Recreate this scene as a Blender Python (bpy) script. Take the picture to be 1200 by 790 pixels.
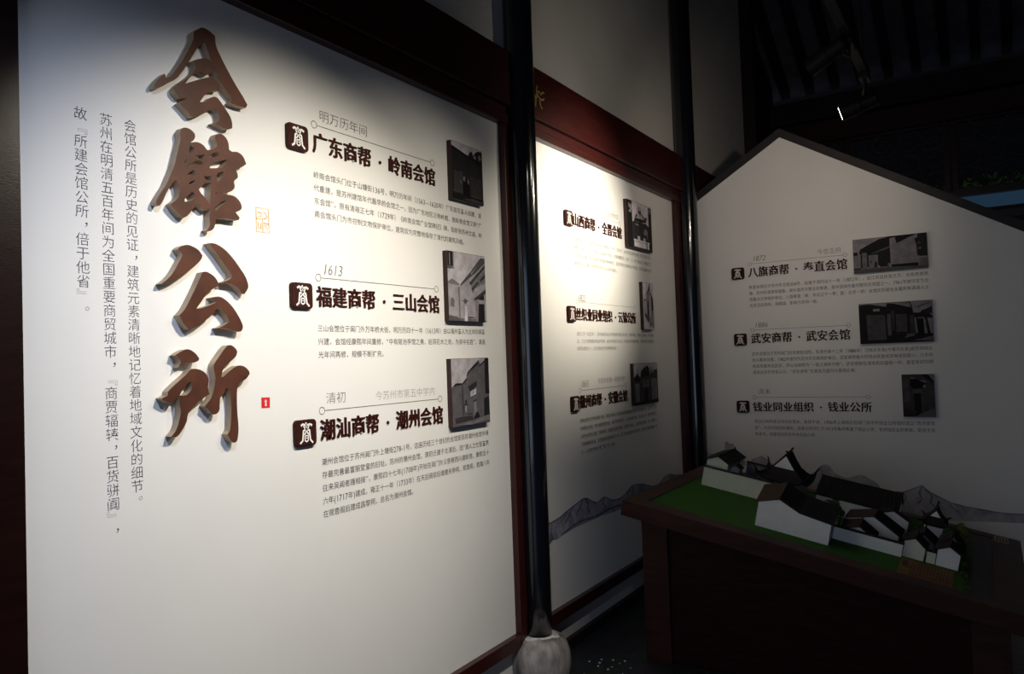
import bpy, bmesh, math, random
from mathutils import Vector, Matrix
from mathutils.geometry import tessellate_polygon

for _o in list(bpy.data.objects):
    bpy.data.objects.remove(_o)
scene = bpy.context.scene
COL = scene.collection
random.seed(7)

# ------------------------------------------------------------------ camera
F_PX, CAM_X, CAM_Z = 886.0, 1.967, 1.55
YAW, PITCH, ROLL = math.radians(32.2), math.radians(1.765), math.radians(-2.056)
fwd = Vector((-math.sin(YAW)*math.cos(PITCH), math.cos(YAW)*math.cos(PITCH), math.sin(PITCH)))
rgt = Vector((math.cos(YAW), math.sin(YAW), 0))
up = rgt.cross(fwd)
R_ = rgt*math.cos(ROLL) + up*math.sin(ROLL)
U_ = -rgt*math.sin(ROLL) + up*math.cos(ROLL)
cam = bpy.data.cameras.new('camera')
cam.sensor_width = 36.0
cam.lens = F_PX/1200*36.0
cam.clip_start = 0.05
camo = bpy.data.objects.new('camera', cam)
COL.objects.link(camo)
camo.matrix_world = Matrix(((R_.x, U_.x, -fwd.x, CAM_X), (R_.y, U_.y, -fwd.y, 0.0),
                            (R_.z, U_.z, -fwd.z, CAM_Z), (0, 0, 0, 1)))
scene.camera = camo

# ------------------------------------------------------------------ world, lights, exposure
scene.view_settings.view_transform = 'Standard'
scene.view_settings.look = 'None'
scene.view_settings.exposure = 0.0
scene.view_settings.gamma = 1.0
scene.view_settings.use_curve_mapping = False
world = bpy.data.worlds.new('world')
scene.world = world
world.use_nodes = True
bg = world.node_tree.nodes['Background']
bg.inputs[0].default_value = (0.55, 0.68, 1.0, 1)
bg.inputs[1].default_value = 0.10


def spot(name, loc, target, watts, color, angle, blend, size=0.03):
    l = bpy.data.lights.new(name, 'SPOT')
    l.energy = watts
    l.color = color
    l.spot_size = math.radians(angle)
    l.spot_blend = blend
    l.shadow_soft_size = size
    o = bpy.data.objects.new(name, l)
    COL.objects.link(o)
    o.location = loc
    o.rotation_euler = (Vector(target)-Vector(loc)).to_track_quat('-Z', 'Y').to_euler()
    return o


WARM = (1.0, 0.90, 0.72)
COOL = (0.64, 0.75, 1.0)
spot('title_spot', (1.50, 1.70, 2.80), (0, 1.75, 1.40), 172, WARM, 76, 1.0)
spot('wall_spot', (1.50, 2.60, 2.80), (0, 2.42, 1.46), 68, WARM, 78, 1.0)
spot('text_spot', (1.50, 0.70, 2.80), (0, 1.50, 1.00), 80, COOL, 82, 1.0)
spot('panel_spot', (1.395, 4.0, 2.70), (0, 3.90, 2.26), 205, WARM, 70, 1.0)
spot('spill_spot', (1.355, 3.475, 2.77), (0, 4.20, 2.75), 17, WARM, 125, 1.0)
spot('board_fill', (1.52, 4.07, 2.84), (0.50, 5.72, 2.45), 25, (1.0, 0.83, 0.66), 96, 1.0)  # added warm fill for the gabled board, has no lamp head
# daylight through the open front of the hall, behind the camera
day = bpy.data.lights.new('daylight', 'AREA')
day.shape = 'RECTANGLE'
day.size, day.size_y = 2.8, 2.6
day.energy = 23
day.color = (0.66, 0.77, 1.0)
dayo = bpy.data.objects.new('daylight', day)
COL.objects.link(dayo)
dayo.location = (2.5, -2.9, 1.45)
dayo.rotation_euler = (math.radians(90), 0, 0)

# ------------------------------------------------------------------ materials
MATS = {}


def mat(name, color, rough=0.6, var=0.0, scale=8.0, bump=0.0, bscale=40.0, spec=0.4, metal=0.0,
        color2=None, emit=None, coat=0.0, stretch=None, detail=4.0):
    m = bpy.data.materials.new(name)
    m.use_nodes = True
    nt = m.node_tree
    b = nt.nodes['Principled BSDF']
    b.inputs['Base Color'].default_value = (*color, 1)
    b.inputs['Roughness'].default_value = rough
    b.inputs['Metallic'].default_value = metal
    b.inputs['Specular IOR Level'].default_value = spec
    b.inputs['Coat Weight'].default_value = coat
    if emit:
        b.inputs['Emission Color'].default_value = (*emit[0], 1)
        b.inputs['Emission Strength'].default_value = emit[1]
    tc = nt.nodes.new('ShaderNodeTexCoord')
    mp = nt.nodes.new('ShaderNodeMapping')
    nt.links.new(tc.outputs['Object'], mp.inputs['Vector'])
    if stretch:
        mp.inputs['Scale'].default_value = stretch
    if var > 0 or color2:
        n = nt.nodes.new('ShaderNodeTexNoise')
        n.inputs['Scale'].default_value = scale
        n.inputs['Detail'].default_value = detail
        nt.links.new(mp.outputs[0], n.inputs['Vector'])
        r = nt.nodes.new('ShaderNodeValToRGB')
        c2 = color2 or tuple(max(0, c*(1-var)) for c in color)
        r.color_ramp.elements[0].color = (*c2, 1)
        r.color_ramp.elements[1].color = (*color, 1)
        r.color_ramp.elements[0].position = 0.35
        r.color_ramp.elements[1].position = 0.65
        nt.links.new(n.outputs['Fac'], r.inputs['Fac'])
        nt.links.new(r.outputs['Color'], b.inputs['Base Color'])
    if bump > 0:
        n2 = nt.nodes.new('ShaderNodeTexNoise')
        n2.inputs['Scale'].default_value = bscale
        n2.inputs['Detail'].default_value = 5
        nt.links.new(mp.outputs[0], n2.inputs['Vector'])
        bp = nt.nodes.new('ShaderNodeBump')
        bp.inputs['Strength'].default_value = bump
        bp.inputs['Distance'].default_value = 0.01
        nt.links.new(n2.outputs['Fac'], bp.inputs['Height'])
        nt.links.new(bp.outputs['Normal'], b.inputs['Normal'])
    MATS[name] = m
    return m


mat('panel_white', (0.79, 0.785, 0.775), 0.55, var=0.03, scale=3)
mat('plaster', (0.62, 0.60, 0.575), 0.9, var=0.08, scale=2.2, bump=0.15, bscale=25)
mat('red_wood', (0.045, 0.006, 0.005), 0.36, var=0.35, scale=6, stretch=(1, 1, 8), bump=0.05, bscale=60, spec=0.5)
mat('stile_wood', (0.014, 0.004, 0.0035), 0.3, var=0.3, scale=6, stretch=(1, 1, 8), bump=0.05, bscale=60)
mat('dark_wood', (0.018, 0.009, 0.008), 0.5, var=0.4, scale=6, bump=0.1, bscale=50)
mat('lacquer', (0.006, 0.008, 0.013), 0.16, var=0.3, scale=5, bump=0.10, bscale=9, spec=0.6, coat=0.5)
mat('stone', (0.42, 0.38, 0.35), 0.9, color2=(0.13, 0.115, 0.105), scale=16, bump=1.0, bscale=26, stretch=(1, 1, 0.35), detail=8)
mat('lime', (0.66, 0.63, 0.60), 0.9, var=0.3, scale=30, bump=0.3)
mat('black_base', (0.012, 0.012, 0.014), 0.45, var=0.4, scale=12)
mat('ink', (0.045, 0.040, 0.043), 0.7)
mat('ink_grey', (0.072, 0.062, 0.06), 0.7)
mat('ink_pale', (0.30, 0.28, 0.26), 0.7)
mat('title_ink', (0.075, 0.065, 0.10), 0.7)
mat('title_grey', (0.42, 0.40, 0.40), 0.7)
mat('head_side', (0.040, 0.007, 0.005), 0.6, var=0.2, scale=50, spec=0.15)
mat('tile_brown', (0.040, 0.010, 0.007), 0.6, var=0.3, scale=30, spec=0.15)
mat('seal_white', (0.82, 0.80, 0.78), 0.6)
mat('seal_red', (0.62, 0.015, 0.02), 0.6)
mat('seal_gold', (0.58, 0.30, 0.07), 0.6, color2=(0.72, 0.52, 0.26), scale=60)
mat('letter_brown', (0.098, 0.036, 0.022), 0.42, var=0.35, scale=12, bump=0.05, bscale=90, spec=0.30)
mat('letter_side', (0.42, 0.33, 0.24), 0.6, var=0.2, scale=30)
mat('backing', (0.035, 0.010, 0.008), 0.5, var=0.3, scale=20)
mat('cap_grey', (0.022, 0.020, 0.022), 0.6, var=0.3, scale=8)
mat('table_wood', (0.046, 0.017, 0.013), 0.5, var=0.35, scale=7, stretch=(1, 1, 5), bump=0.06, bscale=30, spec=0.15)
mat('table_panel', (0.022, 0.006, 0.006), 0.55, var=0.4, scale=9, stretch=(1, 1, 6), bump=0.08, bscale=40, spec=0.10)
mat('turf', (0.030, 0.145, 0.004), 0.95, color2=(0.016, 0.085, 0.003), scale=120, bump=0.8, bscale=300)
mat('plaza', (0.22, 0.105, 0.02), 0.7, color2=(0.12, 0.05, 0.012), scale=30)
mat('road', (0.012, 0.013, 0.022), 0.6, var=0.3, scale=20)
mat('brass', (0.26, 0.15, 0.03), 0.45, var=0.3, scale=30)
mat('model_white', (0.82, 0.83, 0.82), 0.8, var=0.06, scale=20)
mat('model_cream', (0.70, 0.72, 0.60), 0.8, var=0.06, scale=20)
mat('model_roof', (0.011, 0.008, 0.010), 0.7, var=0.3, scale=40)
mat('model_roof_brown', (0.045, 0.023, 0.017), 0.7, var=0.3, scale=40)
mat('model_grey', (0.24, 0.25, 0.28), 0.7, var=0.2, scale=30)
mat('leaf', (0.05, 0.10, 0.015), 0.8, color2=(0.015, 0.04, 0.006), scale=40)
mat('leaf_yellow', (0.22, 0.20, 0.05), 0.8, color2=(0.06, 0.08, 0.02), scale=40)
mat('bark', (0.05, 0.03, 0.02), 0.9)
mat('black_metal', (0.006, 0.006, 0.007), 0.55, var=0.2, spec=0.25)
mat('lens', (0.9, 0.85, 0.7), 0.3, emit=((1.0, 0.88, 0.66), 12.0))
mat('brick', (0.13, 0.12, 0.14), 0.9, var=0.3, scale=8)
mat('rafter', (0.020, 0.010, 0.008), 0.6, var=0.3, scale=6)
mat('sky_pane', (0.02, 0.03, 0.04), 0.2, emit=((0.010, 0.026, 0.045), 1.0))
mat('outdoor_green', (0.34, 0.58, 0.12), 0.8, var=0.8, scale=14)
mat('carving', (0.055, 0.065, 0.065), 0.6, var=0.3, scale=12)
mat('gilt', (0.30, 0.24, 0.07), 0.5, var=0.3, scale=40)


def mat_mountain(name, dark, pale):
    m = bpy.data.materials.new(name)
    m.use_nodes = True
    nt = m.node_tree
    b = nt.nodes['Principled BSDF']
    b.inputs['Roughness'].default_value = 0.7
    tc = nt.nodes.new('ShaderNodeTexCoord')
    n = nt.nodes.new('ShaderNodeTexNoise')
    n.inputs['Scale'].default_value = 9
    n.inputs['Detail'].default_value = 9
    n.inputs['Roughness'].default_value = 0.7
    n.inputs['Distortion'].default_value = 0.8
    nt.links.new(tc.outputs['Object'], n.inputs['Vector'])
    r = nt.nodes.new('ShaderNodeValToRGB')
    r.color_ramp.elements[0].position = 0.36
    r.color_ramp.elements[0].color = (*dark, 1)
    r.color_ramp.elements[1].position = 0.64
    r.color_ramp.elements[1].color = (*pale, 1)
    nt.links.new(n.outputs['Fac'], r.inputs['Fac'])
    nt.links.new(r.outputs['Color'], b.inputs['Base Color'])
    MATS[name] = m


mat_mountain('mountain_wash', (0.15, 0.15, 0.22), (0.42, 0.42, 0.51))
mat_mountain('mountain_faint', (0.27, 0.26, 0.31), (0.52, 0.505, 0.54))
mat_mountain('mountain_edge', (0.12, 0.11, 0.14), (0.30, 0.29, 0.33))
mat_mountain('mountain_dark', (0.05, 0.05, 0.09), (0.17, 0.17, 0.25))
mat_mountain('mountain_pale', (0.42, 0.42, 0.46), (0.66, 0.65, 0.66))


def mat_floor():
    m = bpy.data.materials.new('floor_stone')
    m.use_nodes = True
    nt = m.node_tree
    b = nt.nodes['Principled BSDF']
    tc = nt.nodes.new('ShaderNodeTexCoord')
    br = nt.nodes.new('ShaderNodeTexBrick')
    br.inputs['Color1'].default_value = (0.050, 0.050, 0.053, 1)
    br.inputs['Color2'].default_value = (0.036, 0.036, 0.040, 1)
    br.inputs['Mortar'].default_value = (0.015, 0.015, 0.017, 1)
    br.inputs['Scale'].default_value = 1.0
    br.inputs['Brick Width'].default_value = 0.6
    br.inputs['Row Height'].default_value = 0.6
    br.inputs['Mortar Size'].default_value = 0.006
    nt.links.new(tc.outputs['Object'], br.inputs['Vector'])
    n = nt.nodes.new('ShaderNodeTexNoise')
    n.inputs['Scale'].default_value = 7
    n.inputs['Detail'].default_value = 6
    nt.links.new(tc.outputs['Object'], n.inputs['Vector'])
    mx = nt.nodes.new('ShaderNodeMix')
    mx.data_type = 'RGBA'
    mx.blend_type = 'MULTIPLY'
    mx.inputs[0].default_value = 0.8
    nt.links.new(br.outputs['Color'], mx.inputs[6])
    nt.links.new(n.outputs['Color'], mx.inputs[7])
    nt.links.new(mx.outputs[2], b.inputs['Base Color'])
    b.inputs['Roughness'].default_value = 0.38
    bp = nt.nodes.new('ShaderNodeBump')
    bp.inputs['Strength'].default_value = 0.35
    bp.inputs['Distance'].default_value = 0.02
    nt.links.new(n.outputs['Fac'], bp.inputs['Height'])
    nt.links.new(bp.outputs['Normal'], b.inputs['Normal'])
    MATS['floor_stone'] = m


mat_floor()


def grey(v):
    key = 'photo_grey_%02d' % round(v*100)
    if key not in MATS:
        mat(key, (v**1.3*0.92, v**1.3*0.87, v**1.3*0.96), 0.6, var=0.30, scale=26, detail=7, spec=0.12)
    return key


# ------------------------------------------------------------------ helpers
def link(name, me, mats=None, parent=None, loc=None):
    o = bpy.data.objects.new(name, me)
    COL.objects.link(o)
    for mm in (mats or []):
        me.materials.append(MATS[mm])
    if parent is not None:
        o.parent = parent
    if loc is not None:
        o.location = loc
    return o


def thing(name, label, cat, loc=(0, 0, 0), group=None, rot=None):
    o = bpy.data.objects.new(name, None)
    o.empty_display_size = 0.05
    COL.objects.link(o)
    o.location = loc
    if rot:
        o.rotation_euler = rot
    o['label'] = label
    o['category'] = cat
    if group:
        o['group'] = group
    return o


def tag(o, label, cat, group=None):
    o['label'] = label
    o['category'] = cat
    if group:
        o['group'] = group
    return o


def struct(o):
    o['kind'] = 'structure'
    return o


class MB:
    """collects plain vertices and faces, then makes one mesh"""
    def __init__(self):
        self.v, self.f, self.mi = [], [], []

    def add(self, vs, fs, mi=0):
        n = len(self.v)
        self.v += [tuple(p) for p in vs]
        self.f += [tuple(i+n for i in q) for q in fs]
        self.mi += [mi]*len(fs)

    def box(self, lo, hi, mi=0):
        x0, y0, z0 = lo
        x1, y1, z1 = hi
        self.add([(x0, y0, z0), (x1, y0, z0), (x1, y1, z0), (x0, y1, z0), (x0, y0, z1), (x1, y0, z1), (x1, y1, z1), (x0, y1, z1)],
                 [(0, 3, 2, 1), (4, 5, 6, 7), (0, 1, 5, 4), (1, 2, 6, 5), (2, 3, 7, 6), (3, 0, 4, 7)], mi)

    def hexa(self, b, t, mi=0):
        """b, t: four bottom and four top corners, same order (counter-clockwise seen from above)"""
        self.add(list(b)+list(t), [(0, 3, 2, 1), (4, 5, 6, 7), (0, 1, 5, 4), (1, 2, 6, 5), (2, 3, 7, 6), (3, 0, 4, 7)], mi)

    def tube(self, pts, rad, n=10, mi=0, caps=True):
        pts = [Vector(p) for p in pts]
        rads = rad if isinstance(rad, (list, tuple)) else [rad]*len(pts)
        rings = []
        prev = None
        for i, p in enumerate(pts):
            d = (pts[min(i+1, len(pts)-1)]-pts[max(i-1, 0)]).normalized()
            a = prev if prev is not None and abs(prev.dot(d)) < 0.95 else (Vector((0, 0, 1)) if abs(d.z) < 0.9 else Vector((1, 0, 0)))
            e1 = (a-d*a.dot(d)).normalized()
            e2 = d.cross(e1)
            prev = e1
            rings.append([p+(e1*math.cos(2*math.pi*k/n)+e2*math.sin(2*math.pi*k/n))*rads[i] for k in range(n)])
        vs = [q for r in rings for q in r]
        fs = []
        for i in range(len(rings)-1):
            for k in range(n):
                fs.append((i*n+k, i*n+(k+1) % n, (i+1)*n+(k+1) % n, (i+1)*n+k))
        if caps:
            fs.append(tuple(range(n))[::-1])
            fs.append(tuple((len(rings)-1)*n+k for k in range(n)))
        self.add(vs, fs, mi)

    def lathe(self, prof, n=32, mi=0, c=(0, 0)):
        vs, fs = [], []
        for r, z in prof:
            for k in range(n):
                vs.append((c[0]+r*math.cos(2*math.pi*k/n), c[1]+r*math.sin(2*math.pi*k/n), z))
        for i in range(len(prof)-1):
            for k in range(n):
                fs.append((i*n+k, i*n+(k+1) % n, (i+1)*n+(k+1) % n, (i+1)*n+k))
        fs.append(tuple(range(n))[::-1])
        fs.append(tuple((len(prof)-1)*n+k for k in range(n)))
        self.add(vs, fs, mi)

    def prism(self, outer, holes, h0, h1, P, mi=0, mi_side=None):
        """flat outline (with holes) in a plane P(a,b,h), extruded from h0 to h1; h1 face is the front"""
        loops = [outer]+list(holes)
        flat = [p for l in loops for p in l]
        tris = tessellate_polygon([[Vector((p[0], p[1], 0)) for p in l] for l in loops])
        n = len(flat)
        vs = [P(p[0], p[1], h1) for p in flat]
        fs = []
        for t in tris:
            a, b, c = [flat[i] for i in t]
            ar = (b[0]-a[0])*(c[1]-a[1])-(b[1]-a[1])*(c[0]-a[0])
            fs.append(tuple(t) if ar > 0 else tuple(t)[::-1])
        self.add(vs, fs, mi)
        if h0 == h1:
            return
        self.add([P(p[0], p[1], h0) for p in flat], [f[::-1] for f in fs], mi)
        for li, l in enumerate(loops):
            ar = sum(l[i][0]*l[(i+1) % len(l)][1]-l[(i+1) % len(l)][0]*l[i][1] for i in range(len(l)))
            ccw = ar > 0
            sv, sf = [], []
            m = len(l)
            for p in l:
                sv.append(P(p[0], p[1], h0))
                sv.append(P(p[0], p[1], h1))
            for i in range(m):
                j = (i+1) % m
                q = (2*i, 2*j, 2*j+1, 2*i+1)
                sf.append(q if ccw == (li == 0) else q[::-1])
            self.add(sv, sf, mi if mi_side is None else mi_side)

    def build(self, name, mats, parent=None, loc=None, smooth=False, bevel=0.0, autosmooth=False):
        me = bpy.data.meshes.new(name)
        me.from_pydata(self.v, [], self.f)
        if isinstance(mats, str):
            mats = [mats]
        o = link(name, me, mats, parent, loc)
        me.polygons.foreach_set('material_index', self.mi)
        if smooth:
            me.polygons.foreach_set('use_smooth', [True]*len(self.f))
        me.update()
        if bevel > 0:
            bm = bmesh.new()
            bm.from_mesh(me)
            bmesh.ops.remove_doubles(bm, verts=bm.verts, dist=1e-6)
            es = [e for e in bm.edges if len(e.link_faces) == 2 and e.calc_face_angle(0) > 0.6]
            bmesh.ops.bevel(bm, geom=es, offset=bevel, segments=2, affect='EDGES', profile=0.5, clamp_overlap=True)
            bm.to_mesh(me)
            bm.free()
        return o


def PL(a, b, h):            # on the left wall: a along the wall, b up, h out into the room
    return (h, a, b)


YB = 5.72


def PB(a, b, h):            # on the partition board at the end
    return (a, YB-h, b)


def smooth_loop(l, sub=3, sharp=55):
    """round gentle bends of an outline, keep its sharp corners"""
    n = len(l)
    out = []
    tang = []
    for i in range(n):
        p0, p1, p2 = Vector(l[i-1]), Vector(l[i]), Vector(l[(i+1) % n])
        d1, d2 = p1-p0, p2-p1
        ang = math.degrees(d1.angle(d2, 0))
        tang.append(None if ang > sharp else (p2-p0)*0.5)
    for i in range(n):
        p1, p2 = Vector(l[i]), Vector(l[(i+1) % n])
        L = (p2-p1)
        t1 = tang[i] if tang[i] is not None else L
        t2 = tang[(i+1) % n] if tang[(i+1) % n] is not None else L
        if t1.length > 1e-9:
            t1 = t1.normalized()*L.length
        if t2.length > 1e-9:
            t2 = t2.normalized()*L.length
        for k in range(sub):
            t = k/sub
            h00, h10 = 2*t**3-3*t**2+1, t**3-2*t**2+t
            h01, h11 = -2*t**3+3*t**2, t**3-t**2
            q = p1*h00+t1*h10+p2*h01+t2*h11
            out.append((q.x, q.y))
    return out


# ------------------------------------------------------------------ writing
GLYPHS = {}


def glyph(ch, off=0.0, res=2):
    key = (ch, off, res)
    if key not in GLYPHS:
        c = bpy.data.curves.new('glyph', 'FONT')
        c.body = ch
        c.resolution_u = res
        c.offset = off
        o = bpy.data.objects.new('glyph', c)
        COL.objects.link(o)
        dg = bpy.context.evaluated_depsgraph_get()
        me = bpy.data.meshes.new_from_object(o.evaluated_get(dg))
        GLYPHS[key] = ([(v.co.x, v.co.y) for v in me.vertices], [tuple(p.vertices) for p in me.polygons])
        bpy.data.objects.remove(o)
        bpy.data.curves.remove(c)
        bpy.data.meshes.remove(me)
    return GLYPHS[key]


def adv(ch):
    if ch in '0123456789':
        return 0.56
    if ch in '()-':
        return 0.40
    if ch in '“”':
        return 0.55
    return 1.0


def stamp(mb, ch, a, b, w, h, P, hh, off=0.0, shear=0.0, mi=0, rot=False, latin=False):
    """one character in the cell whose lower left corner is (a,b), w wide and h high"""
    vs, fs = glyph(ch, off)
    if not vs:
        return
    narrow = ord(ch) < 256 or ch in '“”'
    if narrow:
        xs = [v[0] for v in vs]
        dx = -(min(xs)+max(xs))/2
        pts = [(a+w/2+(x+dx+shear*(y-0.35))*h*1.12, b+(y*1.2+0.05)*h) for x, y in vs]
    elif rot:
        pts = [(a+(y+0.12)*w, b+(1-x)*h) for x, y in vs]
    else:
        pts = [(a+x*w, b+(y+0.12)*h) for x, y in vs]
    mb.add([P(p[0], p[1], hh) for p in pts], fs, mi)


def text_line(mb, s, a0, a1, top, h, P, hh=0.0006, off=0.0, justify=True, unit=None, shear=0.0):
    tot = sum(adv(c) for c in s)
    u = (a1-a0)/tot if justify else unit
    a = a0
    for c in s:
        w = adv(c)*u
        if c != ' ':
            stamp(mb, c, a, top-h*0.98, w if adv(c) == 1.0 else w, h, P, hh, off, shear)
        a += w
    return u


def paragraph(parent, lines, a0, a1, top, pitch, h, P, material, off=0.001, name='paragraph_lettering'):
    mb = MB()
    u = None
    for i, s in enumerate(lines):
        last = i == len(lines)-1
        uu = text_line(mb, s, a0, a1, top-i*pitch, h, P, off=off, justify=not last, unit=u)
        if not last:
            u = uu
    return mb.build(name, material, parent)


def caption(parent, s, a0, a1, top, h, P, material, off=-0.012, shear=0.0, name='caption_lettering'):
    mb = MB()
    text_line(mb, s, a0, a1, top, h, P, off=off, shear=shear)
    return mb.build(name, material, parent)


def ring(mb, ca, cb, r, w, P, hh, n=24):
    vs, fs = [], []
    for k in range(n):
        t = 2*math.pi*k/n
        vs.append(P(ca+(r-w/2)*math.cos(t), cb+(r-w/2)*math.sin(t), hh))
        vs.append(P(ca+(r+w/2)*math.cos(t), cb+(r+w/2)*math.sin(t), hh))
    for k in range(n):
        j = (k+1) % n
        fs.append((2*k, 2*k+1, 2*j+1, 2*j))
    mb.add(vs, fs)


def rule_line(parent, a0, a1, b, P, material='ink_grey'):
    mb = MB()
    r = 0.0125
    ring(mb, a0, b, r, 0.0022, P, 0.0007)
    ring(mb, a1, b, r, 0.0022, P, 0.0007)
    t = 0.0011
    mb.add([P(a0+r, b-t, 0.0007), P(a1-r, b-t, 0.0007), P(a1-r, b+t, 0.0007), P(a0+r, b+t, 0.0007)], [(0, 1, 2, 3)])
    return mb.build('rule_line', material, parent)


def ribbon(mb, pts, w, P, hh, closed=False, mi=0):
    """a flat brush line along pts"""
    n = len(pts)
    V = [Vector(p) for p in pts]
    L, Rr = [], []
    for i in range(n):
        if closed:
            d = V[(i+1) % n]-V[i-1]
        else:
            d = V[min(i+1, n-1)]-V[max(i-1, 0)]
        d.normalize()
        nn = Vector((-d.y, d.x))
        ww = w[i] if isinstance(w, (list, tuple)) else w
        L.append(V[i]+nn*ww/2)
        Rr.append(V[i]-nn*ww/2)
    vs = [P(p.x, p.y, hh) for p in L]+[P(p.x, p.y, hh) for p in Rr]
    fs = []
    for i in range(n if closed else n-1):
        j = (i+1) % n
        fs.append((i, n+i, n+j, j))
    mb.add(vs, fs, mi)


def rebase(root):
    """children were modelled in world metres: shift their meshes to the root's origin"""
    for ch in root.children_recursive:
        if ch.type == 'MESH':
            ch.data.transform(Matrix.Translation(-root.location))


def heading(s, a0, a1, top, h, P, label):
    """raised cut-out heading, one mesh per character"""
    left, right = s.split('·')
    n = len(s)-1
    gap = 1.25
    u = (a1-a0)/(n+gap)
    base = P(a0, top-h, 0)
    root = thing('raised_heading', label, 'lettering', base, 'raised headings')
    a = a0
    for ch in s:
        mb = MB()
        if ch == '·':
            c = (a+u*gap/2, top-h*0.52)
            rr = h*0.085
            mb.prism([(c[0]+rr*math.cos(t*math.pi/8), c[1]+rr*math.sin(t*math.pi/8)) for t in range(16)], [], 0.0004, 0.0047, P)
            o = mb.build('dot', ['head_side'], root)
            a += u*gap
        else:
            # front face with heavy uprights: the glyph doubled sideways, and its raised edge
            vs, fs = glyph(ch, 0.005, 3)
            for k, dx in enumerate((-0.018, 0.0, 0.018)):
                pts = [(a+(x*0.98+dx)*u, top-h*0.98+(y+0.12)*h*1.03) for x, y in vs]
                T = 0.0045+0.0002*k
                nv = len(pts)
                mb.add([P(p[0], p[1], T) for p in pts], fs, 0)
                cnt = {}
                for f in fs:
                    for i in range(len(f)):
                        e = (f[i], f[(i+1) % len(f)])
                        if (e[1], e[0]) in cnt:
                            del cnt[(e[1], e[0])]
                        else:
                            cnt[e] = 1
                sv, sf = [], []
                for i, j in cnt:
                    q = len(sv)
                    sv += [P(*pts[i], 0.0004), P(*pts[j], 0.0004), P(*pts[j], T), P(*pts[i], T)]
                    sf.append((q, q+1, q+2, q+3))
                mb.add(sv, sf, 0)
            o = mb.build('character', ['head_side'], root)
            a += u
    rebase(root)
    return root


EMBLEM = [([(-.30, .80), (-.20, .86), (.0, .80), (.20, .84), (.32, .78)], .075),
          ([(-.02, .92), (.0, .80), (.0, .72)], .06),
          ([(-.15, .80), (-.10, .70), (.0, .64), (.10, .70), (.15, .80)], .055),
          ([(-.36, .12), (-.22, .22), (-.18, .45), (-.17, .60), (0, .66), (.17, .60), (.18, .45), (.22, .22), (.36, .10)], .07),
          ([(0, .64), (-.05, .52), (-.12, .44)], .05), ([(0, .64), (.05, .52), (.12, .44)], .05),
          ([(-.09, .40), (.09, .40), (.09, .22), (0, .17), (-.09, .22), (-.09, .40)], .05),
          ([(-.08, .31), (.08, .31)], .03)]


def seal_tile(a0, b0, P, label, w=0.093, h=0.088):
    root = thing('seal_tile', label, 'seal', P(a0+w/2, b0, 0), 'brown seal tiles')
    r = 0.014
    out = []
    for cx, cy, t0 in ((a0+w-r, b0+r, -90), (a0+w-r, b0+h-r, 0), (a0+r, b0+h-r, 90), (a0+r, b0+r, 180)):
        for k in range(6):
            t = math.radians(t0+k*18)
            out.append((cx+r*math.cos(t), cy+r*math.sin(t)))
    mb = MB()
    mb.prism(out, [], 0.0004, 0.012, P)
    ins = [(a0+w/2+(p[0]-a0-w/2)*0.94, b0+h/2+(p[1]-b0-h/2)*0.94) for p in out]
    mb.prism(ins, [], 0.012, 0.014, P)
    mb.build('tile', 'tile_brown', root)
    mb = MB()
    for pts, ww in EMBLEM:
        q = []
        for i in range(len(pts)-1):
            for k in range(3):
                t = k/3
                q.append((pts[i][0]*(1-t)+pts[i+1][0]*t, pts[i][1]*(1-t)+pts[i+1][1]*t))
        q.append(pts[-1])
        ribbon(mb, [(a0+w/2+x*w*0.85, b0+y*h*0.98) for x, y in q], ww*h*1.05, P, 0.0146)
    mb.build('emblem', 'seal_white', root)
    rebase(root)
    return root


def photo(a0, a1, b0, b1, P, layers, label, t=0.024):
    """mounted photograph: thick backing board and the grey picture on its face"""
    root = thing('mounted_photo', label, 'photo', P((a0+a1)/2, b0, 0), 'mounted photographs')
    mb = MB()
    mb.prism([(a0, b0), (a1, b0), (a1, b1), (a0, b1)], [], 0.0004, t, P)
    mb.build('backing', 'backing', root)
    mb = MB()
    names = []
    e = 0.0015
    for k, (g, poly) in enumerate(layers):
        nm = grey(g)
        if nm not in names:
            names.append(nm)
        pts = [(a0+e+min(1, max(0, x))*(a1-a0-2*e), b0+e+min(1, max(0, y))*(b1-b0-2*e)) for x, y in poly]
        mb.prism(pts, [], t+0.0002+k*0.00012, t+0.0002+k*0.00012, P, mi=names.index(nm))
    mb.build('picture', names, root)
    rebase(root)
    return root


def rect(x0, y0, x1, y1):
    return [(x0, y0), (x1, y0), (x1, y1), (x0, y1)]


# ------------------------------------------------------------------ the setting
mb = MB()
mb.box((-0.2, -3.0, -0.1), (6.6, 9.1, 0.0))
struct(mb.build('floor', 'floor_stone'))

ZR, YR = 6.3, 5.5            # ridge of the hall roof


def roof_z(y):
    return ZR-(YR-y)*0.27 if y < YR else ZR-(y-YR)*0.50


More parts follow.
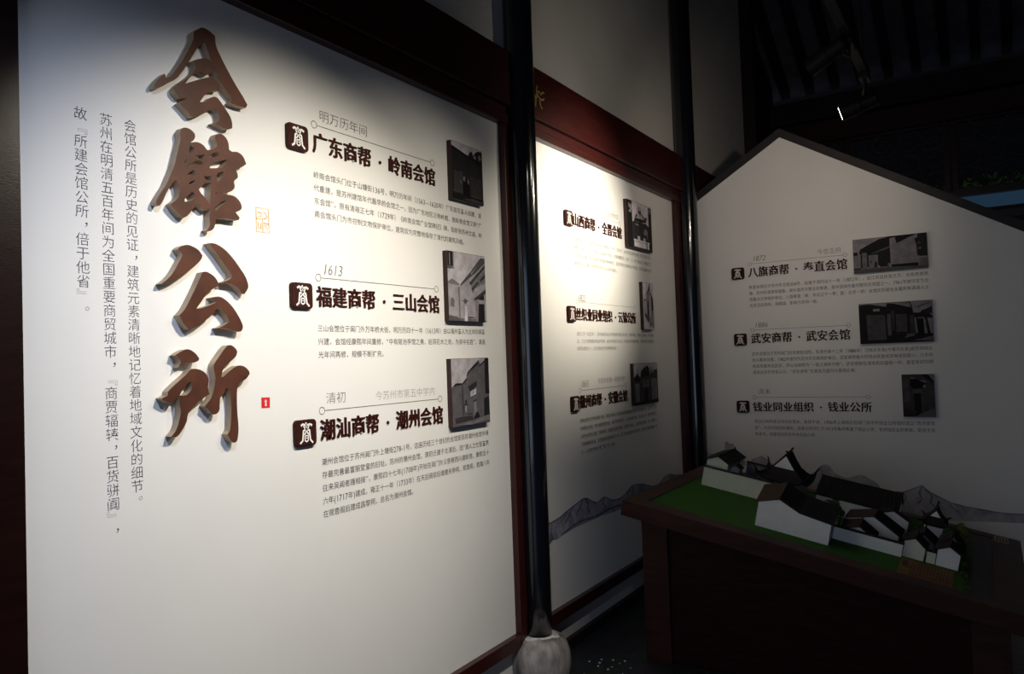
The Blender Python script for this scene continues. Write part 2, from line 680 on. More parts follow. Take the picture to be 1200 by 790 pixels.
mb = MB()
mb.box((-0.2, -3.0, 0.0), (-0.02, 7.67, 6.25))
struct(mb.build('wall_left', 'plaster'))
mb = MB()
mb.box((-0.2, 7.82, 0.0), (-0.04, 9.1, 5.4))
struct(mb.build('wall_left_rear', 'dark_wood'))
mb = MB()
mb.box((6.5, -3.0, 0.0), (6.6, 9.1, 6.3))
struct(mb.build('wall_right', 'dark_wood'))
mb = MB()
mb.box((-0.2, -3.1, 3.05), (6.6, -3.0, 4.4))
mb.box((-0.2, -3.1, 0.0), (1.0, -3.0, 3.05))
mb.box((5.8, -3.1, 0.0), (6.6, -3.0, 3.05))
struct(mb.build('wall_front', 'dark_wood'))
mb = MB()
for ya, yb in ((-3.2, YR), (YR, 9.3)):
    za, zb = roof_z(ya)+0.12, roof_z(yb)+0.12
    mb.hexa([(-0.3, ya, za), (6.7, ya, za), (6.7, yb, zb), (-0.3, yb, zb)],
            [(-0.3, ya, za+0.1), (6.7, ya, za+0.1), (6.7, yb, zb+0.1), (-0.3, yb, zb+0.1)])
struct(mb.build('ceiling', 'brick'))
mb = MB()
ya, yb = 5.55, 9.15
mb.hexa([(-0.045, ya, roof_z(ya)), (0.045, ya, roof_z(ya)), (0.045, yb, roof_z(yb)), (-0.045, yb, roof_z(yb))],
        [(-0.045, ya, roof_z(ya)+0.12), (0.045, ya, roof_z(ya)+0.12), (0.045, yb, roof_z(yb)+0.12), (-0.045, yb, roof_z(yb)+0.12)])
raf = mb.build('trim_1', 'rafter', loc=(0.1, 0, 0))
struct(raf)
tn = 2
for k in range(1, 24):
    o = raf.copy()
    o.name = 'trim_%d' % tn
    tn += 1
    o.location.x = 0.1+0.27*k
    COL.objects.link(o)


def trim(boxes, material, bevel=0.0):
    global tn
    mb = MB()
    for lo, hi in boxes:
        mb.box(lo, hi)
    o = struct(mb.build('trim_%d' % tn, material, bevel=bevel))
    tn += 1
    return o


# painted tie beams over the panels, each with the moulding along its lower edge
for y0, y1 in ((-0.6, 3.13), (3.23, 5.555), (5.68, 7.67)):
    trim([((-0.02, y0, 2.79), (0.052, y1, 3.06)), ((-0.02, y0, 2.745), (0.030, y1, 2.79)), ((-0.02, y0, 2.70), (0.040, y1, 2.745))], 'red_wood', bevel=0.004)
# dark post where the plaster ends
trim([((-0.2, 7.67, 0.0), (0.10, 7.82, 5.2))], 'dark_wood', bevel=0.006)
# skirting
mb = MB()
mb.box((-0.02, -2.9, 0.0), (0.012, 7.67, 0.055))
struct(mb.build('baseboard_left', 'black_base', bevel=0.003))

# far end of the hall
mb = MB()
mb.box((-0.2, 9.0, 0.0), (6.6, 9.1, 2.76))
struct(mb.build('wall_back', 'red_wood'))
trim([((-0.1, 8.97, 2.755), (6.5, 9.09, 2.80))], 'dark_wood')
trim([((-0.1, 8.97, 2.885), (6.5, 9.09, 2.915))], 'dark_wood')
trim([((-0.1, 8.95, 3.055), (6.5, 9.09, 3.11))], 'red_wood')
trim([((-0.1, 8.93, 3.86), (6.5, 9.09, 4.08))], 'red_wood')
trim([((-0.1, 8.93, 4.12), (6.5, 9.09, 4.36))], 'dark_wood')
trim([((-0.1, 9.0, 2.80), (6.5, 9.06, 2.885))], 'red_wood')
mb = MB()
mb.box((-0.1, 9.03, 2.915), (6.5, 9.05, 3.055))
struct(mb.build('window_1', 'sky_pane'))
mb = MB()
mb.box((-4, 11.2, 0), (11, 11.3, 6.5))
struct(mb.build('wall_sky_block', 'dark_wood'))  # added dark wall, keeps the sky from showing through the transoms

# carved scrollwork transoms
def scroll(mb, cx, cz, r, s, a0):
    pts = []
    for k in range(22):
        t = k/21
        ang = a0+s*t*4.6*math.pi/2
        rr = r*(1-0.78*t)
        pts.append((cx+rr*math.cos(ang), 9.03, cz+rr*math.sin(ang)))
    mb.tube(pts, [0.016-0.006*k/21 for k in range(22)], n=6)


LX = [-0.05, 0.72, 1.72, 2.72, 3.72]
LAB = ['carved scroll transom at far end, leftmost, behind the board peak', 'carved dark scroll transom seen over the right roof slope of the board',
       'carved scroll transom above the blue window strip, right of the post', 'carved scroll transom at the far right end beyond the frame edge']
for i in range(3):
    x0, x1 = LX[i]+0.03, LX[i+1]-0.03
    root = thing('carved_transom', LAB[i], 'carved panel', ((x0+x1)/2, 9.0, 3.11), 'carved transoms')
    z0, z1 = 3.115, 3.855
    mb = MB()
    mb.box((x0-0.02, 9.0, z0), (x0+0.03, 9.06, z1))
    mb.box((x1-0.03, 9.0, z0), (x1+0.02, 9.06, z1))
    mb.box((x0+0.03, 9.0, z0), (x1-0.03, 9.06, z0+0.03))
    mb.box((x0+0.03, 9.0, z1-0.03), (x1-0.03, 9.06, z1))
    mb.build('frame', 'red_wood', root)
    mb = MB()
    nx = max(3, round((x1-x0)/0.25))
    for ix in range(nx):
        for iz in range(3):
            cx = x0+(ix+0.5)*(x1-x0)/nx
            cz = z0+0.02+(iz+0.5)*(z1-z0-0.04)/3
            sgn = 1 if (ix+iz) % 2 else -1
            scroll(mb, cx, cz, 0.125, sgn, random.choice([0, 1.57, 3.14, 4.71]))
            mb.tube([(cx-0.12, 9.03, cz-0.10*sgn), (cx, 9.03, cz-0.125*sgn), (cx+0.13, 9.03, cz-0.06*sgn)], 0.010, n=5)
    mb.build('scrollwork', 'carving', root)
    rebase(root)

# ------------------------------------------------------------------ pillars
def pillar(y, x, rb, rt, label, htop, base=True):
    root = thing('wooden_pillar', label, 'pillar', (x, y, 0), 'lacquered hall pillars')
    z0 = 0.205
    mb = MB()
    n = 14
    prof = [(rb+(rt-rb)*k/n, z0+(htop-z0)*k/n) for k in range(n+1)]
    mb.lathe(prof, 40)
    mb.build('shaft', 'lacquer', root, smooth=True)
    mb = MB()
    pr = [(0.128, 0.0), (0.138, 0.02), (0.147, 0.06), (0.150, 0.10), (0.146, 0.145), (0.132, 0.185), (0.105, 0.212), (0.085, 0.220), (rb-0.01, 0.222)]
    mb.lathe(pr, 48)
    sb = mb.build('stone_base', 'stone', root, smooth=True)
    mb = MB()
    vs = []
    m = 40
    for k in range(m):
        t = 2*math.pi*k/m
        w = 0.020+0.010*math.sin(3*t+1)+0.006*math.sin(7*t)+0.004*math.sin(13*t)
        vs.append(((rb+0.0005)*math.cos(t), (rb+0.0005)*math.sin(t), 0.2245))
        vs.append(((rb+w)*math.cos(t), (rb+w)*math.sin(t), 0.2225))
        vs.append(((rb+w*1.05)*math.cos(t), (rb+w*1.05)*math.sin(t), 0.216))
    fs = []
    for k in range(m):
        j = (k+1) % m
        fs.append((3*k, 3*k+1, 3*j+1, 3*j))
        fs.append((3*k+1, 3*k+2, 3*j+2, 3*j+1))
    mb.add(vs, fs)
    mb.build('lime_ring', 'lime', sb, smooth=True)
    return root


pillar(3.178, 0.062, 0.063, 0.080, 'black lacquered pillar on round stone base between the two wall panels', 5.4)
pillar(5.617, 0.060, 0.072, 0.078, 'black lacquered pillar in the corner beside the gabled board', 6.0)

# cable pipe running down the first pillar to the beam
mb = MB()
mb.tube([(0.045, 3.275, 5.2), (0.045, 3.273, 4.2), (0.05, 3.268, 3.62), (0.055, 3.262, 3.50), (0.055, 3.260, 3.07)], 0.011, n=10)
o = mb.build('cable_pipe', 'black_metal', smooth=True)
tag(o, 'thin black cable pipe running down beside the pillar to the beam', 'pipe')
# faded painted flower on the beam
mb = MB()
for pts in ([(3.345, 2.890), (3.362, 2.925), (3.385, 2.940), (3.402, 2.925)], [(3.372, 2.90), (3.362, 2.925), (3.366, 2.955), (3.380, 2.975)],
            [(3.362, 2.925), (3.392, 2.905), (3.425, 2.905), (3.445, 2.925)], [(3.345, 2.850), (3.350, 2.872), (3.362, 2.925)], [(3.402, 2.925), (3.425, 2.945), (3.452, 2.945)],
            [(3.392, 2.905), (3.398, 2.870), (3.425, 2.850)]):
    mb2 = smooth_loop(pts, 3)[:-3]
    ribbon(mb, mb2, 0.009, PL, 0.0535)
o = mb.build('flower_marking', 'gilt')
tag(o, 'faded yellow painted flower on red beam beside the first pillar', 'painting')

# ------------------------------------------------------------------ display panels on the left wall
def display_panel(y0, y1, label, fl, fr, z0=0.25, z1=2.70):
    root = thing('information_wall', label, 'panel', (0, (y0+y1)/2, z0), 'white wall panels')
    mb = MB()
    mb.box((-0.0195, y0, z0), (0.0, y1, z1))
    mb.build('board', 'panel_white', root)
    mb = MB()
    mb.box((-0.0195, y0-fl, z0-0.06), (0.032, y0, z1), 1)
    mb.box((-0.0195, y1, z0-0.06), (0.032, y1+fr, z1))
    mb.box((-0.0195, y0, z0-0.06), (0.030, y1, z0))
    mb.build('frame', ['red_wood', 'stile_wood'], root)
    return root


P1 = display_panel(0.898, 3.064, 'large white left panel with carved title characters and three text blocks', 0.16, 0.055)
P2 = display_panel(3.330, 5.440, 'white panel between the two pillars with ink mountains along its foot', 0.07, 0.10)

# the long vertical caption
COLS = ['会馆公所是历史的见证，建筑元素清晰地记忆着地域文化的细节。',
        '苏州在明清五百年间为全国重要商贸城市，『商贾辐辏，百货骈阗』，',
        '故『所建会馆公所，倍于他省』。']
for s, ac in zip(COLS, (1.1935, 1.1265, 1.0590)):
    dark, pale = MB(), MB()
    p, w = 0.0365, 0.0365
    for k, ch in enumerate(s):
        b = 2.2500-(k+1)*p
        if ch in '『』':
            stamp(pale, ch, ac-w/2, b, w, w, PL, 0.0006, off=-0.006, rot=True)
        elif ch in '，。':
            stamp(dark if ch == '，' else pale, ch, ac-w/2+0.020, b+0.013, w, w, PL, 0.0006, off=-0.004)
        else:
            stamp(dark, ch, ac-w/2, b, w, w, PL, 0.0006, off=-0.010)
    dark.build('column_lettering', 'title_ink', P1)
    pale.build('punctuation_lettering', 'title_grey', P1)

# small printed seals beside the title
mb = MB()
A0, A1, B0, B1 = 1.610, 1.660, 1.992, 2.070
for q, cl in (([(A0, B0), (A1, B0), (A1, B1), (A0, B1)], True), ([((A0+A1)/2, B0), ((A0+A1)/2, B1-0.03)], False),
              ([(A0, 2.034), (A0+.02, 2.034)], False), ([(A1-.022, 2.022), (A1, 2.022)], False),
              ([(A0+.006, 2.055), (A0+.02, 2.055), (A0+.02, 2.042), (A0+.008, 2.042)], False),
              ([(A0+.008, 2.024), (A0+.008, 2.004), (A0+.018, 2.004), (A0+.018, 2.022)], False),
              ([(A1-.018, 2.06), (A1-.006, 2.045), (A1-.02, 2.034)], False), ([(A1-.02, 2.012), (A1-.012, 2.016), (A1-.006, 2.004)], False)):
    ribbon(mb, q, 0.004, PL, 0.0006, closed=cl)
mb.build('gold_seal', 'seal_gold', P1)['label'] = 'pale gold outlined square seal beside the title'
mb = MB()
mb.prism(smooth_loop([(1.612, 1.426), (1.645, 1.425), (1.646, 1.459), (1.612, 1.460)], 1), [], 0.0006, 0.0006, PL, 0)
ribbon(mb, [(1.629, 1.453), (1.629, 1.432)], [0.004, 0.007], PL, 0.0009, mi=1)
ribbon(mb, [(1.624, 1.447), (1.629, 1.449), (1.634, 1.446)], 0.003, PL, 0.0009, mi=1)
mb.build('red_seal', ['seal_red', 'seal_white'], P1)['label'] = 'small red printed seal with a white stroke'

# left panel: three text blocks
rule_line(P1, 1.8690, 2.5360, 2.4020, PL)
rule_line(P1, 1.8690, 2.5360, 1.8625, PL)
rule_line(P1, 1.8690, 2.5360, 1.3985, PL)
caption(P1, '明万历年间', 1.893, 2.142, 2.463, 0.046, PL, 'ink_grey')
caption(P1, '1613', 1.892, 1.990, 1.918, 0.046, PL, 'ink_grey', shear=0.22)
caption(P1, '清初', 1.889, 1.988, 1.461, 0.043, PL, 'ink_grey')
caption(P1, '今苏州市第五中学内', 2.140, 2.504, 1.452, 0.038, PL, 'ink_pale')
heading('广东商帮·岭南会馆', 1.856, 2.552, 2.374, 0.075, PL, 'dark raised heading of the top text block on the left panel')
heading('福建商帮·三山会馆', 1.856, 2.552, 1.832, 0.075, PL, 'dark raised heading of the middle text block on the left panel')
heading('潮汕商帮·潮州会馆', 1.856, 2.552, 1.367, 0.075, PL, 'dark raised heading of the bottom text block on the left panel')
seal_tile(1.737, 2.291, PL, 'brown seal tile left of the top heading on the left panel')
seal_tile(1.737, 1.750, PL, 'brown seal tile left of the middle heading on the left panel')
seal_tile(1.737, 1.287, PL, 'brown seal tile left of the bottom heading on the left panel')
paragraph(P1, ['岭南会馆头门位于山塘街136号，明万历年间（1563—1620年）广东旅苏商人创建，清',
               '代重建，是苏州建馆年代最早的会馆之一，因为广东地区泛称岭南，故岭南会馆又称“广',
               '东会馆”。原有清雍正七年（1729年）《岭南会馆广业堂碑记》碑，现移到苏州文庙，岭',
               '南会馆头门为市控制文物保护单位，建筑较为完整地保存了清代的建筑风格。'], 1.859, 2.892, 2.2365, 0.0460, 0.0262, PL, 'ink_grey')
paragraph(P1, ['三山会馆位于阊门外万年桥大街，明万历四十一年（1613年）由以福州商人为主体的闽商',
               '兴建，会馆经康熙年间重修，“中有陂池亭馆之美，岩洞花木之奇，为吴中名胜”，清道',
               '光年间再修，规模不断扩充。'], 1.859, 2.889, 1.698, 0.0460, 0.0262, PL, 'ink_grey')
paragraph(P1, ['潮州会馆位于苏州阊门外上塘街278-1号，这座历经三个世纪的会馆是现存潮州会馆中保',
               '存最完善最富丽堂皇的旧址。苏州的潮州会馆，清初迁建于北濠后，因“潮人之仕宦商贾',
               '往来吴阊者踵相接”，康熙四十七年(1708年)开始在阊门外义慈巷西兴建新馆，康熙五十',
               '六年(1717年)建成。雍正十一年（1733年）在天后阁前后增建关帝祠、观音阁，乾隆八年',
               '在观音阁后建成昌黎祠，总名为潮州会馆。'], 1.861, 2.890, 1.234, 0.0448, 0.0262, PL, 'ink')

# second panel: three text blocks
rule_line(P2, 3.8270, 4.4700, 2.4020, PL, 'ink_pale')
rule_line(P2, 3.8270, 4.6600, 1.8690, PL, 'ink_pale')
rule_line(P2, 3.8270, 4.4600, 1.3640, PL)
caption(P2, '1765', 3.845, 3.962, 2.459, 0.048, PL, 'ink_pale', shear=0.2)
caption(P2, '今苏州戏曲博物馆', 4.140, 4.450, 2.456, 0.036, PL, 'ink_pale')
caption(P2, '1822', 3.843, 3.940, 1.917, 0.046, PL, 'ink_grey', shear=0.2)
caption(P2, '1865', 3.838, 3.937, 1.424, 0.046, PL, 'ink_grey', shear=0.2)
caption(P2, '今苏州市第一初级中学', 4.056, 4.450, 1.426, 0.036, PL, 'ink_grey')
heading('山西商帮·全晋会馆', 3.811, 4.490, 2.376, 0.078, PL, 'dark raised heading of the top text block on the middle panel')
heading('丝织业同业组织·云锦公所', 3.806, 4.665, 1.833, 0.075, PL, 'dark raised long heading of the middle text block between the pillars')
heading('徽州商帮·安徽会馆', 3.813, 4.480, 1.336, 0.076, PL, 'dark raised heading of the lowest text block between the pillars')
seal_tile(3.702, 2.291, PL, 'brown seal tile left of the top heading between the pillars')
seal_tile(3.697, 1.753, PL, 'brown seal tile left of the long middle heading between the pillars')
seal_tile(3.699, 1.250, PL, 'brown seal tile left of the lowest heading between the pillars')
paragraph(P2, ['全晋会馆位于平江路中张家巷，清乾隆三十年（1765年）由旅苏晋商集资创建，原址在阊门外山',
               '塘街，后毁于兵火。光绪五年起重建于现址，会馆规模宏大，由中、东、西三路组成，中路有门厅',
               '、戏台和大殿，戏台顶部的穹窿藻井精美绝伦，是苏州现存会馆戏台中的精品，现为全国重点文物',
               '保护单位，昆曲、评弹等传统艺术在此陈列展示。'], 3.814, 4.978, 2.239, 0.0455, 0.0255, PL, 'ink_pale')
paragraph(P2, ['道光二年（1822年），苏州丝织业业主共同集资创建云锦公所，供奉轩辕、先蚕圣母诸神，为同业集',
               '议、订立行规和赈济同业的场所。咸丰年间毁于战火后，同治年间又重新修建，是苏州丝织业最重要',
               '的同业组织之一，在江南丝织行业中影响深远。'], 3.811, 4.963, 1.699, 0.0420, 0.0245, PL, 'ink_pale')
paragraph(P2, ['安徽会馆位于苏州南显子巷，同治四年由江苏巡抚会同皖籍官绅集资建于惠荫园旧址，占地广阔，园',
               '中有假山水池，亭台楼阁错落有致，曾为苏州名园之一。会馆设有大殿、戏台和义学，旅苏“徽州”商',
               '人常在此聚会议事，团拜演戏。民国以后改作学校，现园中水假山、古树仍保存完好，有“小林屋”之',
               '门额和题刻多处。会馆建筑与园林合为一体，是江南会馆建筑中的佳作，园内有“惠荫”题额一方',
               '已，人们把它称为“洞”“泉”“石”三绝。'], 3.808, 4.964, 1.206, 0.0443, 0.0245, PL, 'ink')

# ink-wash mountains along the foot of the second panel
mb = MB()
top = [(3.332, .690), (3.396, .699), (3.44, .700), (3.49, .702), (3.537, .708), (3.60, .722), (3.674, .736), (3.74, .747), (3.804, .757), (3.835, .757), (3.863, .750), (3.92, .727), (3.96, .710), (3.998, .706),
       (4.04, .716), (4.08, .722), (4.12, .711), (4.176, .688), (4.24, .678), (4.296, .675), (4.36, .684), (4.407, .697), (4.47, .717), (4.522, .724), (4.60, .715), (4.678, .705), (4.76, .683), (4.84, .664), (4.949, .660), (5.05, .69), (5.15, .70), (5.28, .675), (5.435, .655)]
bot = [(5.435, .59), (5.2, .60), (4.9, .585), (4.6, .600), (4.361, .607), (4.2, .612), (4.022, .621), (3.85, .618), (3.721, .620), (3.60, .612), (3.50, .600), (3.453, .606), (3.40, .585), (3.36, .560), (3.332, .57)]
mb.prism(top+bot, [], 0.0004, 0.0004, PL, 0)
ribbon(mb, top[:14], [0.004+0.006*abs(math.sin(k*1.7)) for k in range(14)], PL, 0.0006, mi=1)
ribbon(mb, top[13:20], 0.007, PL, 0.0006, mi=1)
ribbon(mb, top[19:], 0.006, PL, 0.0006, mi=1)
for q in ([(3.80, .752), (3.78, .72), (3.74, .70), (3.72, .67)], [(3.84, .752), (3.87, .72), (3.86, .69), (3.90, .66)], [(4.08, .716), (4.06, .69), (4.10, .66), (4.07, .64)], [(3.67, .728), (3.63, .69), (3.58, .66)],
          [(4.52, .715), (4.50, .68), (4.46, .65)], [(3.45, .69), (3.43, .65), (3.45, .62), (3.40, .60)], [(3.36, .68), (3.35, .63), (3.37, .59)], [(3.55, .615), (3.75, .640), (3.95, .632), (4.2, .640), (4.4, .628)]):
    ribbon(mb, smooth_loop(q, 4)[:-4], 0.013, PL, 0.0007, mi=1)
mb.build('printed_mountains', ['mountain_wash', 'mountain_dark'], P2)
rebase(P1)
rebase(P2)

# ------------------------------------------------------------------ big carved title characters
CALLI = {
 'hui': [
  ([(1.379,2.549),(1.391,2.562),(1.408,2.575),(1.43,2.574),(1.452,2.565),(1.455,2.536),(1.47,2.508),(1.494,2.473),(1.523,2.435),(1.55,2.404),(1.565,2.384),(1.559,2.373),(1.532,2.371),(1.5,2.373),(1.513,2.387),(1.492,2.402),(1.468,2.428),(1.453,2.451),(1.438,2.479),(1.424,2.514),(1.413,2.534),(1.405,2.527),(1.382,2.493),(1.356,2.448),(1.335,2.415),(1.318,2.393),(1.291,2.372),(1.272,2.357),(1.253,2.346),(1.25,2.352),(1.257,2.366),(1.266,2.379),(1.283,2.398),(1.287,2.385),(1.304,2.399),(1.319,2.421),(1.339,2.452),(1.359,2.49),(1.377,2.529)],
   []),
  ([(1.375,2.464),(1.391,2.474),(1.413,2.483),(1.43,2.483),(1.443,2.469),(1.44,2.451),(1.429,2.441),(1.418,2.435),(1.4,2.438),(1.388,2.433),(1.377,2.425),(1.359,2.406),(1.348,2.388),(1.379,2.406),(1.413,2.424),(1.434,2.432),(1.452,2.426),(1.466,2.414),(1.462,2.4),(1.435,2.391),(1.421,2.381),(1.411,2.371),(1.394,2.347),(1.415,2.352),(1.435,2.372),(1.451,2.377),(1.466,2.367),(1.487,2.345),(1.5,2.329),(1.506,2.312),(1.506,2.295),(1.488,2.288),(1.451,2.293),(1.439,2.295),(1.457,2.304),(1.461,2.317),(1.455,2.334),(1.442,2.342),(1.426,2.331),(1.413,2.321),(1.387,2.303),(1.371,2.296),(1.363,2.297),(1.345,2.312),(1.327,2.325),(1.351,2.346),(1.333,2.341),(1.32,2.348),(1.314,2.358),(1.317,2.37),(1.335,2.389),(1.361,2.413),(1.379,2.434),(1.383,2.45)],
   []),
 ],
 'guan': [
  ([(1.336,2.255),(1.356,2.258),(1.373,2.249),(1.376,2.24),(1.371,2.228),(1.36,2.218),(1.382,2.224),(1.402,2.22),(1.416,2.208),(1.423,2.209),(1.437,2.217),(1.451,2.226),(1.45,2.239),(1.444,2.251),(1.448,2.262),(1.464,2.268),(1.48,2.262),(1.49,2.248),(1.493,2.226),(1.503,2.222),(1.522,2.225),(1.542,2.217),(1.555,2.194),(1.538,2.181),(1.514,2.169),(1.521,2.157),(1.522,2.145),(1.508,2.131),(1.51,2.117),(1.507,2.107),(1.491,2.095),(1.469,2.087),(1.457,2.081),(1.48,2.085),(1.507,2.085),(1.526,2.073),(1.534,2.057),(1.531,2.047),(1.511,2.035),(1.525,2.021),(1.522,2.013),(1.505,2.011),(1.478,2.012),(1.443,2.007),(1.437,1.99),(1.432,1.976),(1.419,1.966),(1.407,1.966),(1.415,1.976),(1.419,1.988),(1.418,2.006),(1.42,2.019),(1.421,2.033),(1.405,2.026),(1.391,2.034),(1.377,2.043),(1.369,2.03),(1.357,2.015),(1.344,2),(1.333,1.994),(1.315,2.004),(1.297,2.021),(1.293,2.027),(1.313,2.045),(1.321,2.062),(1.32,2.079),(1.312,2.099),(1.304,2.093),(1.291,2.076),(1.279,2.054),(1.268,2.031),(1.259,2.017),(1.249,2.018),(1.248,2.026),(1.261,2.051),(1.28,2.08),(1.295,2.113),(1.307,2.142),(1.317,2.179),(1.328,2.22),(1.327,2.24)],
   [[(1.359,2.21),(1.373,2.204),(1.368,2.192),(1.353,2.186)],
    [(1.374,2.184),(1.407,2.192),(1.401,2.17)],
    [(1.337,2.152),(1.349,2.174),(1.345,2.156)],
    [(1.346,2.147),(1.363,2.16),(1.381,2.17),(1.398,2.169),(1.402,2.161),(1.388,2.158),(1.378,2.159),(1.36,2.152)],
    [(1.335,2.111),(1.357,2.131),(1.371,2.14),(1.373,2.123),(1.357,2.124)],
    [(1.348,2.092),(1.357,2.102),(1.373,2.11),(1.369,2.101)],
    [(1.337,2.04),(1.337,2.049),(1.351,2.064),(1.361,2.074),(1.371,2.069),(1.37,2.057),(1.355,2.045)],
    [(1.419,2.188),(1.435,2.203),(1.451,2.21),(1.459,2.201),(1.435,2.189)],
    [(1.42,2.166),(1.45,2.181),(1.487,2.194),(1.477,2.178),(1.461,2.164),(1.424,2.155)],
    [(1.444,2.135),(1.455,2.148),(1.471,2.153),(1.468,2.139),(1.449,2.118)],
    [(1.437,2.072),(1.442,2.086),(1.447,2.083)],
    [(1.435,2.032),(1.437,2.041),(1.458,2.057),(1.474,2.068),(1.476,2.061),(1.457,2.046),(1.444,2.033)],
    [(1.384,2.085),(1.399,2.099),(1.405,2.113),(1.414,2.114),(1.419,2.112),(1.426,2.111),(1.424,2.074),(1.421,2.047),(1.418,2.048),(1.406,2.062),(1.391,2.074)],
    [(1.403,2.13),(1.414,2.128),(1.427,2.133),(1.427,2.117),(1.415,2.116),(1.405,2.12)]]),
 ],
 'gong': [
  ([(1.321,1.909),(1.342,1.916),(1.36,1.913),(1.378,1.905),(1.391,1.89),(1.387,1.879),(1.372,1.863),(1.353,1.847),(1.326,1.827),(1.295,1.808),(1.273,1.799),(1.258,1.798),(1.278,1.813),(1.295,1.832),(1.311,1.858),(1.324,1.881),(1.324,1.889),(1.311,1.9)],
   []),
  ([(1.414,1.929),(1.435,1.93),(1.465,1.918),(1.494,1.895),(1.519,1.867),(1.541,1.839),(1.551,1.813),(1.548,1.8),(1.536,1.785),(1.527,1.786),(1.512,1.802),(1.492,1.812),(1.467,1.814),(1.454,1.815),(1.477,1.823),(1.492,1.833),(1.488,1.845),(1.463,1.873),(1.44,1.901)],
   []),
  ([(1.39,1.841),(1.404,1.843),(1.428,1.832),(1.442,1.815),(1.441,1.806),(1.429,1.797),(1.415,1.788),(1.398,1.772),(1.383,1.753),(1.368,1.734),(1.371,1.732),(1.397,1.739),(1.426,1.75),(1.435,1.756),(1.429,1.763),(1.42,1.767),(1.441,1.772),(1.46,1.767),(1.485,1.749),(1.509,1.72),(1.524,1.694),(1.527,1.681),(1.52,1.669),(1.508,1.668),(1.482,1.674),(1.448,1.678),(1.436,1.677),(1.458,1.685),(1.478,1.698),(1.471,1.714),(1.454,1.733),(1.442,1.739),(1.43,1.732),(1.42,1.717),(1.391,1.696),(1.367,1.681),(1.344,1.672),(1.338,1.674),(1.323,1.69),(1.312,1.712),(1.328,1.728),(1.347,1.759),(1.366,1.793),(1.383,1.827)],
   []),
 ],
 'suo': [
  ([(1.315,1.609),(1.337,1.615),(1.359,1.604),(1.372,1.589),(1.37,1.582),(1.353,1.576),(1.329,1.577),(1.317,1.573),(1.304,1.563),(1.312,1.579),(1.308,1.59),(1.295,1.598)],
   []),
  ([(1.345,1.557),(1.367,1.557),(1.389,1.547),(1.402,1.526),(1.399,1.504),(1.401,1.491),(1.404,1.483),(1.39,1.476),(1.37,1.464),(1.347,1.446),(1.332,1.43),(1.327,1.409),(1.312,1.385),(1.295,1.369),(1.278,1.371),(1.293,1.387),(1.303,1.411),(1.309,1.436),(1.306,1.466),(1.306,1.48),(1.299,1.48),(1.288,1.465),(1.277,1.464),(1.254,1.476),(1.252,1.48),(1.27,1.486),(1.273,1.498),(1.299,1.52),(1.328,1.542)],
   [[(1.306,1.484),(1.32,1.503),(1.335,1.519),(1.345,1.522),(1.347,1.507),(1.341,1.494),(1.327,1.484)]]),
  ([(1.467,1.623),(1.483,1.626),(1.502,1.612),(1.503,1.6),(1.493,1.587),(1.471,1.571),(1.451,1.551),(1.446,1.531),(1.454,1.533),(1.475,1.548),(1.503,1.563),(1.525,1.562),(1.544,1.548),(1.548,1.537),(1.535,1.523),(1.512,1.512),(1.502,1.499),(1.499,1.467),(1.499,1.421),(1.502,1.375),(1.497,1.339),(1.488,1.332),(1.477,1.335),(1.462,1.359),(1.47,1.369),(1.476,1.396),(1.478,1.437),(1.476,1.478),(1.471,1.497),(1.46,1.496),(1.452,1.479),(1.441,1.471),(1.438,1.453),(1.435,1.431),(1.422,1.422),(1.409,1.426),(1.399,1.438),(1.387,1.448),(1.397,1.458),(1.41,1.473),(1.421,1.503),(1.425,1.534),(1.42,1.561),(1.423,1.572),(1.439,1.592)],
   []),
 ],
}
for key, lab in (('hui', 'topmost of the four carved brown title characters, with a pitched-roof stroke'),
                 ('guan', 'second carved brown title character, dense with many small openings'),
                 ('gong', 'third carved brown title character, made of three separate curved strokes'),
                 ('suo', 'lowest of the four carved brown title characters, two long vertical legs')):
    mb = MB()
    for outer, holes in CALLI[key]:
        mb.prism(smooth_loop(outer, 3), [smooth_loop(h, 2, 40) for h in holes], 0.0004, 0.028, PL, 0, 1)
    o = mb.build('title_character', ['letter_brown', 'letter_side'])
    tag(o, lab, 'lettering', 'carved title characters')

# ------------------------------------------------------------------ mounted photographs
G = [  # left panel, top: dark gate house under a pale sky
 (.62, rect(0, 0, 1, 1)), (.05, [(0, 0), (1, 0), (1, .74), (0, .925)]), (.02, [(0, .925), (1, .735), (1, .70), (0, .88)]),
 (.04, [(.52, .80), (.58, .90), (.66, .93), (.70, .86), (.78, .93), (.86, .97), (1, .98), (1, .74), (.7, .79)]), (.35, [(.70, .84), (.76, .88), (.80, .82), (.75, .80)]), (.30, [(.86, .86), (.92, .92), (.97, .84), (.9, .80)]),
 (.09, rect(0.05, .12, .33, .50)), (.075, rect(.56, .10, .95, .46)), (.02, rect(.33, .08, .56, .40)), (.22, [(.33, .36), (.36, .44), (.42, .42), (.40, .34)]), (.20, [(.47, .34), (.50, .42), (.54, .36), (.52, .30)]),
 (.16, [(.22, .30), (.25, .36), (.31, .32), (.29, .27)]), (.12, rect(0, .13, .30, .145)), (.12, rect(.58, .10, .98, .115)), (.03, rect(0, 0, 1, .09)), (.10, [(0.3, .02), (.95, .0), (1, .05), (.6, .07)])]
photo(2.641, 2.880, 2.266, 2.522, PL, G, 'dark photograph of a gate house at top right of the left panel')
